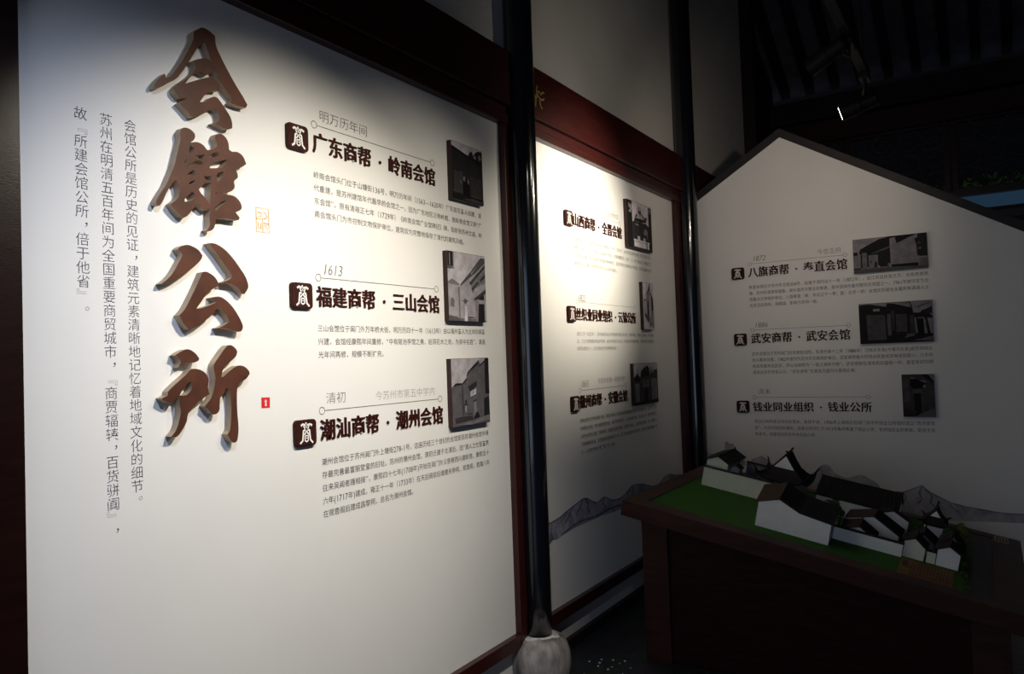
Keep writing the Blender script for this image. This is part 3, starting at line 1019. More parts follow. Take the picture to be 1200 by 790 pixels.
G = [(.66, rect(0, 0, 1, 1)), (.50, [(0, .0), (0, .54), (.13, .545), (.30, .50), (.62, .72), (1, .98), (1, 0)]), (.30, [(0, .54), (0, .56), (.10, .61), (.22, .57), (.30, .535), (.28, .52), (.1, .525)]),
     (.16, [(.30, .50), (.33, .55), (.62, .76), (.88, .97), (1, .97), (1, .90), (.75, .74), (.55, .64)]), (.42, [(.60, .715), (.85, .90), (.80, .86), (.62, .70)]), (.12, [(.55, .57), (.60, .54), (1, .82), (1, .88)]),
     (.30, [(.60, .54), (.63, .42), (1, .60), (1, .80)]), (.10, [(.60, .48), (.64, .46), (.80, .58), (.78, .61)]), (.10, [(.86, .60), (1, .68), (1, .73), (.86, .65)]), (.50, [(.66, .42), (.90, .53), (.90, .58), (.68, .48)]), (.12, [(.66, .34), (.70, .30), (1, .44), (1, .50)]),
     (.38, rect(.70, .0, .78, .33)), (.06, [(.76, 0), (.80, .36), (.94, .42), (.96, 0)]), (.55, rect(.80, .27, .94, .33)), (.60, rect(.95, .02, 1.0, .40)), (.26, rect(.0, .0, .70, .04)),
     (.26, [(.04, .22), (.05, .32), (.10, .34), (.14, .30), (.13, .20)]), (.75, [(.39, 0), (.40, .22), (.46, .22), (.47, 0)]), (.18, rect(.40, .26, .45, .33)), (.22, rect(.36, .29, .50, .31)), (.20, [(0, 0), (.32, 0), (.2, .06), (0, .08)]),
     (.33, rect(.26, .0, .28, .50)), (.12, rect(.48, .055, .66, .065)), (.05, rect(0, .78, .13, 1)), (.45, rect(.13, .76, .16, 1)), (.30, rect(.03, .80, .06, .98)), (.24, rect(0, .76, .13, .79))]
photo(2.586, 2.872, 1.728, 2.031, PL, G, 'photograph of a white walled lane at middle right of the left panel')
G = [(.56, rect(0, 0, 1, 1)), (.20, [(0, 0), (0, .58), (.12, .62), (.28, .62), (.40, .68), (.40, .76), (.74, .96), (1, .98), (1, 0)]), (.05, [(0, .575), (.10, .64), (.28, .635), (.28, .61), (.12, .605)]), (.06, [(.38, .72), (.42, .80), (.74, .98), (.72, .91), (.50, .81)]),
     (.46, [(.74, .96), (.78, .90), (.90, .95), (.89, 1), (.76, 1)]), (.05, [(.72, .86), (.90, .94), (.90, .97), (.74, .89)]), (.08, [(.29, .61), (.40, .68), (.40, .72), (.28, .64)]), (.08, [(.42, .57), (.66, .66), (.66, .62), (.44, .535)]), (.07, [(.46, .535), (.66, .62), (.66, .58), (.46, .50)]),
     (.62, [(.47, .42), (.48, .50), (.64, .545), (.63, .455)]), (.40, [(.52, .455), (.53, .495), (.58, .51), (.57, .47)]), (.33, [(.55, .12), (.56, .34), (.63, .36), (.63, .14)]), (.05, [(.54, .33), (.55, .355), (.64, .38), (.64, .36)]),
     (.06, [(.84, .10), (.85, .38), (.98, .40), (1, .12)]), (.05, [(.55, .08), (.60, .17), (.67, .19), (.72, .10)]), (.44, [(.32, .20), (.33, .30), (.36, .30), (.36, .20)]), (.07, rect(.30, .30, .40, .32)), (.08, rect(.33, .33, .37, .38)),
     (.28, [(.10, .02), (.6, .06), (.95, .12), (1, .04), (.5, 0)]), (.09, [(.05, .12), (.50, .18), (.52, .08), (.08, .05)]), (.26, rect(.10, .14, .50, .15)), (.12, rect(.26, .10, .28, .60)), (.05, rect(.89, .45, 1, 1))]
photo(2.588, 2.872, 1.272, 1.566, PL, G, 'photograph of a stepped grey facade at bottom right of the left panel')
G = [(.80, rect(0, 0, 1, 1)), (.04, rect(0, 0, .20, 1)), (.05, rect(.87, 0, 1, .98)), (.09, [(.2, 0), (.2, .56), (.30, .60), (.42, .58), (.75, .60), (.87, .55), (.87, 0)]), (.06, [(.27, .60), (.36, .76), (.40, .72), (.48, .77), (.60, .78), (.70, .72), (.80, .74), (.76, .62), (.5, .58)]),
     (.55, [(.33, .66), (.45, .755), (.58, .765), (.72, .67)]), (.60, rect(.42, .82, .56, .92)), (.15, rect(.44, .77, .56, .84)), (.5, [(.32, .54), (.44, .53), (.43, .50), (.33, .51)]), (.35, [(.64, .40), (.70, .48), (.80, .45), (.76, .34), (.66, .33)]), (.5, rect(.78, .26, .80, .44)),
     (.9, rect(.24, .04, .86, .17)), (.85, rect(.22, .16, .88, .20)), (.04, rect(.30, .145, .80, .152)), (.80, rect(.38, .20, .48, .28)), (.80, rect(.62, .19, .70, .265)), (.1, rect(.74, .04, .77, .19)), (.6, [(.07, .83), (.05, .92), (.09, .94), (.1, .84)]), (.55, [(.12, .78), (.11, .90), (.16, .93), (.17, .80)]), (.4, rect(.06, .74, .16, .79)), (.4, rect(.90, .86, .95, .95))]
photo(4.536, 4.955, 2.259, 2.573, PL, G, 'black and white photograph of a stage pavilion, top right between the pillars')
G = [(.82, rect(0, 0, 1, 1)), (.42, [(.08, .62), (.14, .60), (.28, .66), (.34, .78), (.62, .90), (.70, 1), (.72, .84), (.92, .72), (1, .50), (1, .04), (.6, .06), (.3, .22), (.1, .28)]), (.10, [(.30, .74), (.52, .86), (.66, 1.0), (.68, .86), (.50, .80)]), (.60, [(.10, .30), (.12, .58), (.34, .62), (.36, .28)]), (.10, [(.38, .26), (.40, .60), (.52, .62), (.54, .24)]),
     (.68, rect(.58, .28, .70, .74)), (.07, [(.80, .40), (.78, .74), (.94, .66), (.96, .42)]), (.2, [(.1, .28), (.1, .36), (.5, .28), (.9, .06), (.66, .04), (.3, .2)]), (.62, [(.46, .12), (.56, .22), (.62, .18), (.54, .10)]), (.8, [(.66, .06), (.70, .11), (.78, .09), (.74, .04)]), (.2, [(.06, .62), (.12, .66), (.3, .62), (.28, .60)])]
photo(4.746, 4.930, 1.724, 2.044, PL, G, 'narrow photograph of a tall gate tower, middle right between the pillars')
G = [(.62, rect(0, 0, 1, 1)), (.10, [(0, 0), (0, .66), (.14, .72), (.28, .64), (.30, .82), (.44, .90), (.56, .94), (.64, .88), (.66, .70), (.74, .72), (.84, .82), (1, .84), (1, 0)]), (.03, [(.26, .64), (.30, .82), (.44, .90), (.58, .94), (.64, .86), (.66, .70)]), (.03, [(0, .58), (0, .66), (.12, .74), (.16, .80), (.18, .72), (.28, .64), (.22, .56)]),
     (.28, rect(.03, .04, .20, .52)), (.30, [(.72, .08), (.72, .62), (.96, .60), (.97, .10)]), (.18, rect(.32, .50, .64, .60)), (.22, rect(.34, .42, .62, .49)), (.03, rect(.38, .06, .56, .38)), (.15, rect(.34, .06, .37, .40)), (.15, rect(.57, .06, .60, .40)), (.06, [(.70, .66), (.74, .94), (.76, .70)]), (.06, [(.66, .7), (.68, 1), (.70, .72)]), (.02, rect(0, 0, 1, .07))]
photo(4.540, 4.950, 1.228, 1.500, PL, G, 'dark photograph of a gatehouse roofline, lowest right between the pillars')

# ------------------------------------------------------------------ gabled partition board at the end
B = thing('partition_board', 'house-shaped white board with dark gable border behind the model table', 'board', (1.2, YB, 0))
XL, XR, XA, ZA, SL = 0.060, 2.55, 0.740, 3.112, 0.603
zl, zr = ZA-(XA-XL)*SL, ZA-(XR-XA)*SL
mb = MB()
mb.prism([(XL, 0.02), (XR, 0.02), (XR, zr), (XA, ZA), (XL, zl)], [], -0.06, 0.0, PB)
mb.build('panel', 'panel_white', B)
mb = MB()
T = 0.064
mb.prism([(XL-0.03, zl-0.03*SL), (XA, ZA), (XR+0.03, zr-0.03*SL), (XR+0.03, zr+T-0.03*SL), (XA, ZA+T), (XL-0.03, zl+T-0.03*SL)], [], -0.08, 0.012, PB)
mb.build('gable_border', 'cap_grey', B)
mb = MB()
mb.box((XL, YB, 0.0), (XR, YB+0.06, 0.02))
mb.build('foot', 'black_base', B)
for a0, a1, b in ((0.486, 1.144, 2.2045), (0.484, 1.145, 1.711), (0.476, 1.249, 1.2105)):
    rule_line(B, a0, a1, b, PB)
caption(B, '1872', 0.507, 0.604, 2.265, 0.046, PB, 'ink_grey', shear=0.2)
caption(B, '今忠王府', 0.960, 1.122, 2.263, 0.042, PB, 'ink_grey')
caption(B, '1886', 0.500, 0.599, 1.770, 0.046, PB, 'ink_grey', shear=0.2)
caption(B, '清末', 0.500, 0.597, 1.274, 0.044, PB, 'ink_grey')
heading('八旗商帮·奉直会馆', 0.470, 1.160, 2.178, 0.078, PB, 'dark raised heading of the top text block on the gabled board')
heading('武安商帮·武安会馆', 0.470, 1.156, 1.684, 0.078, PB, 'dark raised heading of the middle text block on the gabled board')
heading('钱业同业组织·钱业公所', 0.461, 1.270, 1.174, 0.072, PB, 'dark raised heading of the lowest text block on the gabled board')
seal_tile(0.350, 2.096, PB, 'dark seal tile left of the top heading on the gabled board')
seal_tile(0.347, 1.600, PB, 'dark seal tile left of the middle heading on the gabled board')
seal_tile(0.344, 1.098, PB, 'dark seal tile left of the lowest heading on the gabled board')
paragraph(B, ['奉直会馆位于苏州东北街204号，始建于清同治十一年（1872年）。由江苏巡抚张之万、右布政使恩',
              '锡、苏州织造德寿倡募，候补道员许等出资筹建，是中国保存最完整的古戏园之一。1961年被评定为全',
              '国重点文物保护单位。八旗奉直（奉：东北辽宁一带；直：北京一带）会馆实际是包含着所有满清人士',
              '在苏活动场所，规模雄、影响力非同一般。'], 0.471, 1.650, 2.044, 0.0455, 0.029, PB, 'ink', off=0.0)
paragraph(B, ['武安会馆位于苏州阊门内天库前10号，系清光绪十二年（1886年）河南武安县(今属河北省)旅苏绸缎业',
              '商人集资创建，1982年被列为苏州市文物保护单位。武安商帮最大的特点就是成员地域范围小，几乎所',
              '有成员都来自武安，所以当被称为“一县之商称为帮”。武安商帮在清末民初盛极一时，甚至有研究明',
              '清商业史的专家认为，“武安商帮”在某些方面可与晋商比美。'], 0.471, 1.652, 1.547, 0.0457, 0.029, PB, 'ink', off=0.0)
paragraph(B, ['钱业公所的成立时间在清末，具体不详。1906年上海钱庄在阊门东中市钱业公所组织成立“苏州体育',
              '会”，为苏州商团的雏形。后来公所同仁于1912年集资筹建了钱业小学，专供钱庄业的老板、职员子女',
              '来读书，就是现在的东中市实验小学。'], 0.467, 1.643, 1.047, 0.0465, 0.029, PB, 'ink', off=0.0)
mb = MB()
hills = [
 [(.06, .795), (.078, .80), (.12, .785), (.20, .775), (.30, .765), (.30, .60), (.06, .60)],
 [(.222, .79), (.234, .818), (.239, .868), (.257, .879), (.273, .859), (.302, .864), (.318, .83), (.36, .78), (.40, .70), (.20, .70)],
 [(.42, .70), (.432, .75), (.483, .768), (.51, .777), (.537, .762), (.568, .735), (.60, .69), (.58, .62), (.42, .62)],
 [(.815, .60), (.838, .656), (.88, .682), (.905, .714), (.94, .731), (.969, .729), (.996, .694), (1.017, .671), (1.078, .647), (1.134, .660), (1.182, .671), (1.235, .645), (1.286, .609), (1.30, .54), (.82, .54)],
]
for h in hills:
    mb.prism(smooth_loop(h, 3), [], 0.0004, 0.0004, PB, 0 if h is not hills[0] else 2)
mt = [(1.30, .545), (1.389, .567), (1.432, .569), (1.470, .583), (1.501, .598), (1.530, .612), (1.547, .618), (1.565, .602), (1.592, .577), (1.64, .551), (1.704, .518), (1.75, .505), (1.798, .496), (1.876, .484), (1.95, .474), (2.013, .469), (2.103, .470), (2.25, .462), (2.548, .470)]
mbot = [(2.548, .40), (2.25, .42), (2.1, .416), (1.95, .411), (1.794, .404), (1.66, .40), (1.55, .39), (1.42, .39), (1.30, .40)]
mb.prism(mt+mbot, [], 0.0005, 0.0005, PB, 0)
ribbon(mb, mt, [0.005+0.004*abs(math.sin(k*1.3)) for k in range(len(mt))], PB, 0.0007, mi=1)
for q in ([(1.55, .612), (1.53, .57), (1.545, .53), (1.51, .49)], [(1.56, .60), (1.60, .55), (1.59, .51), (1.63, .47)], [(1.43, .565), (1.45, .53), (1.42, .49)], [(1.70, .51), (1.72, .48), (1.76, .45)]):
    ribbon(mb, smooth_loop(q, 4)[:-4], 0.010, PB, 0.0008, mi=1)
mb.build('printed_mountains', ['mountain_faint', 'mountain_edge', 'mountain_pale'], B)
rebase(B)

G = [(.42, rect(0, 0, 1, 1)), (.04, [(.10, .70), (.36, .95), (.50, 1), (1, 1), (1, .30), (0, .10)]), (.30, rect(.0, .12, .10, .56)), (.05, rect(0, .52, .06, .62)), (.28, rect(.12, .10, .19, .58)), (.30, rect(.21, .10, .34, .50)), (.10, rect(.23, .25, .25, .34)), (.08, [(.28, .12), (.30, .30), (.33, .26), (.32, .12)]),
     (.18, [(.22, .52), (.36, .62), (.52, .74), (.50, .66), (.34, .56)]), (.05, rect(.36, .12, .50, .60)), (.32, rect(.47, .14, .50, .22)), (.36, [(.51, .18), (.51, .92), (.58, .97), (.60, .80), (.88, 1), (.90, .20)]), (.40, rect(.51, .18, .545, .95)), (.03, [(.59, .96), (.60, .78), (.68, .84), (.86, 1.0), (.62, 1)]),
     (.05, [(.87, .36), (.86, .72), (.84, .86), (.90, .92), (.96, .90), (1, .60), (1, .36)]), (.20, [(.88, .55), (.90, .62), (.93, .60), (.92, .54)]), (.18, [(.87, .70), (.90, .78), (.93, .72)]), (.35, rect(.86, .30, 1, .34)), (.26, rect(.89, .0, 1, .30)), (.04, rect(.52, .06, .88, .17)), (.17, [(0, 0), (1, 0), (1, .05), (.55, .10), (0, .10)]), (.03, rect(0, .10, .10, .13))]
photo(1.200, 1.652, 2.066, 2.299, PB, G, 'photograph of a white walled entrance with timber eaves, top of the gabled board')
G = [(.36, rect(0, 0, 1, 1)), (.035, [(0, 0), (0, .97), (.15, .98), (.38, .90), (.40, .98), (.48, .97), (.74, .84), (.75, .72), (.96, .70), (1, .62), (1, 0)]), (.14, [(.11, .08), (.10, .72), (.36, .70), (.37, .08)]), (.40, rect(.20, .80, .29, .86)), (.19, rect(.39, .18, .44, .72)), (.13, rect(.51, .26, .66, .70)), (.10, rect(.45, .30, .49, .80)),
     (.10, rect(.70, .24, .76, .66)), (.30, [(.77, .22), (.76, .60), (.78, .60), (.80, .22)]), (.025, [(.81, .18), (.80, .56), (.89, .56), (.91, .20)]), (.30, [(.89, .20), (.88, .55), (.905, .55), (.925, .20)]), (.36, [(.97, .20), (.93, .58), (1, .56), (1, .20)]), (.20, rect(.80, .56, .90, .60)), (.06, rect(.48, .20, .76, .24)), (.22, [(.62, .11), (.66, .20), (.76, .22), (.76, .16)]),
     (.22, [(.74, .04), (1, .14), (1, .02)]), (.20, [(.66, .94), (.72, .99), (.68, 1.0), (.63, .96)]), (.06, [(.72, .84), (.70, .99), (.715, .99), (.74, .84)]), (.06, [(.80, .86), (.98, .96), (.98, .95), (.81, .84)]), (.05, [(.84, .70), (.86, .76), (.96, .82), (1, .86), (1, .68)])]
photo(1.218, 1.662, 1.575, 1.851, PB, G, 'photograph of a dark courtyard wall with doorways, middle of the gabled board')
G = [(.11, rect(0, 0, 1, 1)), (.36, [(.84, 1), (1, .84), (1, 1)]), (.03, [(.62, 1), (.84, .98), (1, .83), (1, .79), (.78, .90)]), (.15, rect(.02, .35, .22, .90)), (.13, [(.68, .30), (.70, .74), (.98, .74), (.98, .34)]), (.025, [(.24, .76), (.26, .90), (.50, .89), (.76, .80), (.72, .76), (.66, .68), (.36, .66)]), (.24, [(.24, .90), (.28, .95), (.44, .92), (.40, .90)]),
     (.26, [(.54, .86), (.66, .88), (.78, .83), (.74, .80)]), (.34, [(.66, .68), (.66, .74), (.74, .76), (.74, .70)]), (.16, rect(.32, .60, .64, .65)), (.03, rect(.36, .12, .58, .58)), (.20, rect(.33, .56, .62, .59)), (.17, rect(.60, .16, .62, .56)), (.14, rect(.64, .18, .66, .58)), (.07, [(0, 0), (0, .22), (.30, .16), (.42, .04), (.40, 0)]), (.20, [(.36, 0), (1, .22), (1, 0)]), (.02, [(.36, .04), (.44, .12), (.58, .12), (.42, .02)])]
photo(1.460, 1.650, 1.077, 1.360, PB, G, 'small upright photograph of a doorway on the gabled board, nearest the table')

# white flecks modelled for specks of light on the floor by the table
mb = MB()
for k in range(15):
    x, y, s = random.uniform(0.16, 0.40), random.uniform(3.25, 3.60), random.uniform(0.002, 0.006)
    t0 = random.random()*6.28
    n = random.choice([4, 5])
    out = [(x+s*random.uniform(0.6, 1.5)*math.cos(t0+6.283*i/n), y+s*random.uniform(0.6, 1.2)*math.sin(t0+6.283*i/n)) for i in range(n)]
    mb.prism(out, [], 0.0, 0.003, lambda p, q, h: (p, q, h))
o = mb.build('floor_glints', 'seal_white')
tag(o, 'white flecks standing for glints of light on the dark floor before the table', 'debris')
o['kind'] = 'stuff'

# ------------------------------------------------------------------ sloping display table
TH = 0.200
TO = Vector((0.352, 3.565, 0.821))
EU = Vector((math.cos(TH), 0, -math.sin(TH)))
EV = Vector((0, 1, 0))
EW = Vector((math.sin(TH), 0, math.cos(TH)))
TU, TV = 1.745, 1.375


def PT(u, v, w):            # on the sloping table top: u down the slope, v to the back, w off the surface
    p = TO+EU*u+EV*v+EW*w
    return (p.x, p.y, p.z)


T = thing('display_table', 'dark brown wooden table with sloping green top carrying the model houses', 'table', (1.2, 4.25, 0))
mb = MB()
mb.prism([(0, 0), (TU, 0), (TU, TV), (0, TV)], [[(0.095, 0.115), (1.615, 0.115), (1.615, 1.285), (0.095, 1.285)]], -0.080, 0.0, PT)
mb.build('rim', 'table_wood', T, bevel=0.003)
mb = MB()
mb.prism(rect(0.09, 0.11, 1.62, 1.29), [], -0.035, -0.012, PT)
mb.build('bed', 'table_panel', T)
mb = MB()
mb.prism(rect(0.095, 0.115, 1.500, 1.285), [], -0.012, -0.005, PT)
mb.build('turf', 'turf', T)
mb = MB()
mb.prism([(1.253, 0.117), (1.466, 0.117), (1.466, 0.385), (1.253, 0.385)], [], -0.005, -0.0035, PT)
for k in range(12):
    u = 1.300+k*0.0128
    mb.prism(rect(u, 0.135, u+0.0028, 0.365), [], -0.0035, -0.0022, PT, 1)
mb.prism(rect(1.262, 0.26, 1.285, 0.35), [], -0.0035, -0.0025, PT, 1)
mb.build('paved_yard', ['plaza', 'bark'], T)
mb = MB()
mb.prism(rect(1.500, 0.117, 1.532, 1.283), [], -0.012, -0.004, PT)
mb.build('verge', 'leaf', T)
mb = MB()
mb.prism(rect(1.532, 0.117, 1.614, 1.283), [], -0.012, -0.006, PT)
mb.build('road', 'road', T)
mb = MB()
mb.prism(rect(1.622, 1.205, 1.688, 1.335), [], 0.0, 0.003, PT)
npl = mb.build('name_plate', 'brass', T)
npl['label'] = 'small brass plate on the rim'
mb = MB()
for k in range(4):
    mb.prism(rect(1.632+k*0.014, 1.225, 1.638+k*0.014, 1.315-0.02*(k % 2)), [], 0.003, 0.0034, PT)
mb.build('engraved_lettering', 'bark', npl)


def under(x):
    return TO.z-(x-TO.x)*math.tan(TH)-0.080/math.cos(TH)-0.001


X0, X1, Y0, Y1 = 0.420, 1.985, 3.632, 4.860
PW = 0.135
for x in (X0, X1-PW):
    for y in (Y0, Y1-PW):
        mb = MB()
        mb.hexa([(x, y, 0), (x+PW, y, 0), (x+PW, y+PW, 0), (x, y+PW, 0)],
                [(x, y, under(x)), (x+PW, y, under(x+PW)), (x+PW, y+PW, under(x+PW)), (x, y+PW, under(x))])
        mb.build('corner_post', 'table_wood', T, bevel=0.003)
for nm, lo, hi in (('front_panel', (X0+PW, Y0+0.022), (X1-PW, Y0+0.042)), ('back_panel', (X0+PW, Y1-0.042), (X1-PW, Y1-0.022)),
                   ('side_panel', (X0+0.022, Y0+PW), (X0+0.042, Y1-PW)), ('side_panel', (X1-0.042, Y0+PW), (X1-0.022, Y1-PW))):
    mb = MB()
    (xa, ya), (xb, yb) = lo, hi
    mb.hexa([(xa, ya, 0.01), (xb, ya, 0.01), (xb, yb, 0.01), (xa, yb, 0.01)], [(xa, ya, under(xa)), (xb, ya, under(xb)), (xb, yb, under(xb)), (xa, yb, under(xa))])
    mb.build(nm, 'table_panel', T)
rebase(T)
GW = -0.005                 # level of the turf


def model_root(name, label, cat, u, v, group=None):
    return thing(name, label, cat, PT(u, v, GW), group, (0, TH, 0))


def roof_slab(mb, a, b, c, d, t=0.007, ribs=0, mi=0):
    """tiled slope: a-b along the eave, d-c along the ridge"""
    a, b, c, d = [Vector(p) for p in (a, b, c, d)]
    n = (b-a).cross(d-a).normalized()
    if n.z < 0:
        n = -n
    lo = [p for p in (a, b, c, d)]
    hi = [p+n*t for p in (a, b, c, d)]
    mb.add([*lo, *hi], [(0, 3, 2, 1), (4, 5, 6, 7), (0, 1, 5, 4), (1, 2, 6, 5), (2, 3, 7, 6), (3, 0, 4, 7)], mi)
    for k in range(ribs):
        f = (k+0.5)/ribs
        p, q = a.lerp(b, f)+n*t, d.lerp(c, f)+n*t
        side = (b-a).normalized()*0.0028
        mb.add([p-side, p+side, q+side, q-side, p+n*0.0035, q+n*0.0035], [(0, 4, 5, 3), (4, 1, 2, 5), (0, 1, 4), (3, 5, 2)], mi)


def model_house(label, fl, fr, br, bl, el, er, t, hp, wall='model_white', rl='model_roof', rr='model_roof', over=0.012, go=0.008, knee=None, name='model_house', opening=True):
    """little gabled house; fl-fr is the gable facing us, the ridge runs to the back gable bl-br"""
    u0, v0 = fl
    root = model_root(name, label, 'model house', u0, v0, 'white model houses on the table')
    L = lambda p, w: (p[0]-u0, p[1]-v0, w)
    mixp = lambda p, q, s: (p[0]+(q[0]-p[0])*s, p[1]+(q[1]-p[1])*s)
    pf, pb = mixp(fl, fr, t), mixp(bl, br, t)
    prof_f = [L(fl, 0), L(fr, 0), L(fr, er)]
    prof_b = [L(bl, 0), L(br, 0), L(br, er)]
    if knee:
        kf, kb = mixp(fl, fr, knee[0]), mixp(bl, br, knee[0])
        prof_f.append(L(kf, knee[1]))
        prof_b.append(L(kb, knee[1]))
    prof_f += [L(pf, hp), L(fl, el)]
    prof_b += [L(pb, hp), L(bl, el)]
    n = len(prof_f)
    mb = MB()
    fs = [tuple(range(n)), tuple(range(n, 2*n))[::-1]]
    for i in range(n):
        j = (i+1) % n
        fs.append((i, n+i, n+j, j))
    mb.add(prof_f+prof_b, fs)
    mb.build('walls', wall, root)
    # roof
    F = lambda i: Vector(prof_f[i])
    Bk = lambda i: Vector(prof_b[i])
    ax = (Bk(n-2)-F(n-2)).normalized()
    ribs = max(4, int((Bk(n-2)-F(n-2)).length/0.013))

    def slope(i_e, i_r, mats, ovr):
        e_f, r_f, e_b, r_b = F(i_e), F(i_r), Bk(i_e), Bk(i_r)
        df, db = (e_f-r_f).normalized()*ovr, (e_b-r_b).normalized()*ovr
        m2 = MB()
        roof_slab(m2, e_f+df-ax*go, e_b+db+ax*go, r_b+ax*go, r_f-ax*go, ribs=ribs)
        m2.build('roof_slope', mats, root)
    slope(n-1, n-2, rl, over)
    if knee:
        slope(n-3, n-2, rr, 0.0)
        slope(2, n-3, rr, over)
    else:
        slope(2, n-2, rr, over)
    mb = MB()
    a, b = F(n-2)-ax*(go+0.002), Bk(n-2)+ax*(go+0.002)
    up_ = Vector((0, 0, 1))
    mb.tube([a+up_*0.016, a+ax*0.010+up_*0.010, a.lerp(b, 0.5)+up_*0.009, b-ax*0.010+up_*0.010, b+up_*0.016], 0.0045, n=6)
    mb.build('ridge_tile', 'model_roof', root)
    return root


def model_wall(label, p, q, h, t=0.012, wall='model_white', name='model_wall'):
    u0, v0 = p
    root = model_root(name, label, 'model wall', u0, v0, 'model garden walls')
    a, b = Vector((0, 0)), Vector((q[0]-u0, q[1]-v0))
    d = (b-a).normalized()
    nn = Vector((-d.y, d.x))
    mb = MB()
    c = [a, b, b+nn*t, a+nn*t]
    mb.hexa([(p_.x, p_.y, 0) for p_ in c], [(p_.x, p_.y, h) for p_ in c])
    mb.build('wall', wall, root)
    mb = MB()
    e = 0.005
    c2 = [a-nn*e-d*e, b-nn*e+d*e, b+nn*(t+e)+d*e, a+nn*(t+e)-d*e]
    m1, m2 = a+nn*t/2-d*e, b+nn*t/2+d*e
    vs = [(x.x, x.y, h) for x in c2]+[(m1.x, m1.y, h+0.010), (m2.x, m2.y, h+0.010)]
    mb.add(vs, [(0, 3, 2, 1), (0, 1, 5, 4), (2, 3, 4, 5), (1, 2, 5), (3, 0, 4)])
    mb.build('coping', 'model_roof', root)
    return root


def model_pavilion(label, u0, u1, v0, v1, he, hr, hip, lift, ins=0.035, wall='model_grey'):
    uc, vc = (u0+u1)/2, (v0+v1)/2
    root = model_root('model_pavilion', label, 'model house', uc, vc, 'white model houses on the table')
    mb = MB()
    mb.box((u0-uc+ins, v0-vc+ins, 0), (u1-uc-ins, v1-vc-ins, he+0.004))
    mb.build('walls', wall, root)
    nu, nv = 36, 40
    hu, hv = (u1-u0)/2, (v1-v0)/2

    def zz(u, v):
        du = 1-abs(u)/hu
        dv = (hv-abs(v))/hip
        s = du if dv >= 1 else min(du, 0.50*max(0, dv))
        c = (abs(u)/hu)**5*(abs(v)/hv)**5
        return he+(hr-he)*(s**1.45)+lift*c
    us = [-hu+2*hu*i/nu for i in range(nu+1)]
    vs_ = sorted(set([round(-hv+2*hv*j/nv, 5) for j in range(nv+1)]+[round(-hv+hip-0.0004, 5), round(-hv+hip, 5), round(hv-hip, 5), round(hv-hip+0.0004, 5)]))
    vs, fs = [], []
    for u in us:
        for v in vs_:
            vs.append((u, v, zz(u, v)))
    m = len(vs_)
    for i in range(nu):
        for j in range(m-1):
            fs.append((i*m+j, (i+1)*m+j, (i+1)*m+j+1, i*m+j+1))
    n0 = len(vs)
    vs += [(x, y, z-0.008) for x, y, z in vs]
    fs += [tuple(k+n0 for k in f)[::-1] for f in fs]
    mb = MB()
    mb.add(vs, fs)
    for k in range(26):
        v = -hv+hip+(2*hv-2*hip)*(k+0.5)/26
        for sg in (-1, 1):
            mb.tube([(sg*hu*x, v, zz(sg*hu*x, v)+0.001) for x in (1, 0.75, 0.5, 0.25, 0.02)], 0.003, n=4)
    cr = mb.build('curved_roof', 'model_roof', root)
    for sg in (-1, 1):
        v = sg*(hv-hip)
        pts = []
        for x in (-0.42, -0.21, 0, 0.21, 0.42):
            pts.append((x*hu, hr-0.010-abs(x)*(hr-he)*1.08))
        mb = MB()
        mb.prism([(-0.40*hu, he+(hr-he)*0.42), (0.40*hu, he+(hr-he)*0.42), (0, hr-0.016)], [], 0.0015, 0.0025, lambda a, b, h, v=v, sg=sg: (a, v+sg*h, b))
        mb.build('gable', 'model_white', cr)
    mb = MB()
    mb.tube([(0, -hv+hip-0.012, hr+0.014), (0, -hv+hip+0.02, hr+0.004), (0, 0, hr+0.002), (0, hv-hip-0.02, hr+0.004), (0, hv-hip+0.012, hr+0.014)], 0.006, n=6)
    mb.build('ridge_tile', 'model_roof', root)
    for su in (-1, 1):
        for sv in (-1, 1):
            pts = []
            for t_ in (0.5, 0.65, 0.8, 0.92, 1.0):
                u, v = su*hu*t_, sv*(hv-hip+hip*(t_-0.5)/0.5)
                pts.append((u, v, zz(u*0.999, v*0.999)+0.003))
            pts.append((su*(hu+0.012), sv*(hv+0.012), he+lift*1.35+0.002))
            mb = MB()
            mb.tube(pts, [0.005]*5+[0.002], n=6)
            mb.build('hip_ridge', 'model_roof', root)
    return root


# back left corner
model_wall('long cream model garden wall at the left end of the table', (0.158, 0.777), (0.548, 0.777), 0.107, wall='model_cream')
model_wall('grey green model wall behind the curved pavilion roof', (0.300, 1.185), (0.520, 1.185), 0.110, wall='model_grey')
model_house('cream gabled model house behind the long cream wall, farthest left', (0.152, 0.840), (0.276, 0.840), (0.276, 1.170), (0.152, 1.170), 0.143, 0.140, 0.5, 0.170, wall='model_cream')
model_house('tiny grey porch model beside the cream gabled house', (0.296, 0.845), (0.345, 0.845), (0.345, 0.910), (0.296, 0.910), 0.125, 0.125, 0.5, 0.142, wall='model_grey', over=0.006, go=0.003)
model_pavilion('model pavilion with dark curved upturned roof in the middle', 0.435, 0.715, 0.815, 1.125, 0.120, 0.268, 0.085, 0.050)
# the large house in front
model_house('largest white model house at the front, with long dark roof', (0.610, 0.238), (0.951, 0.238), (0.925, 0.620), (0.555, 0.620), 0.120, 0.100, 0.28, 0.155, rl='model_roof_brown', knee=(0.57, 0.114), over=0.010)
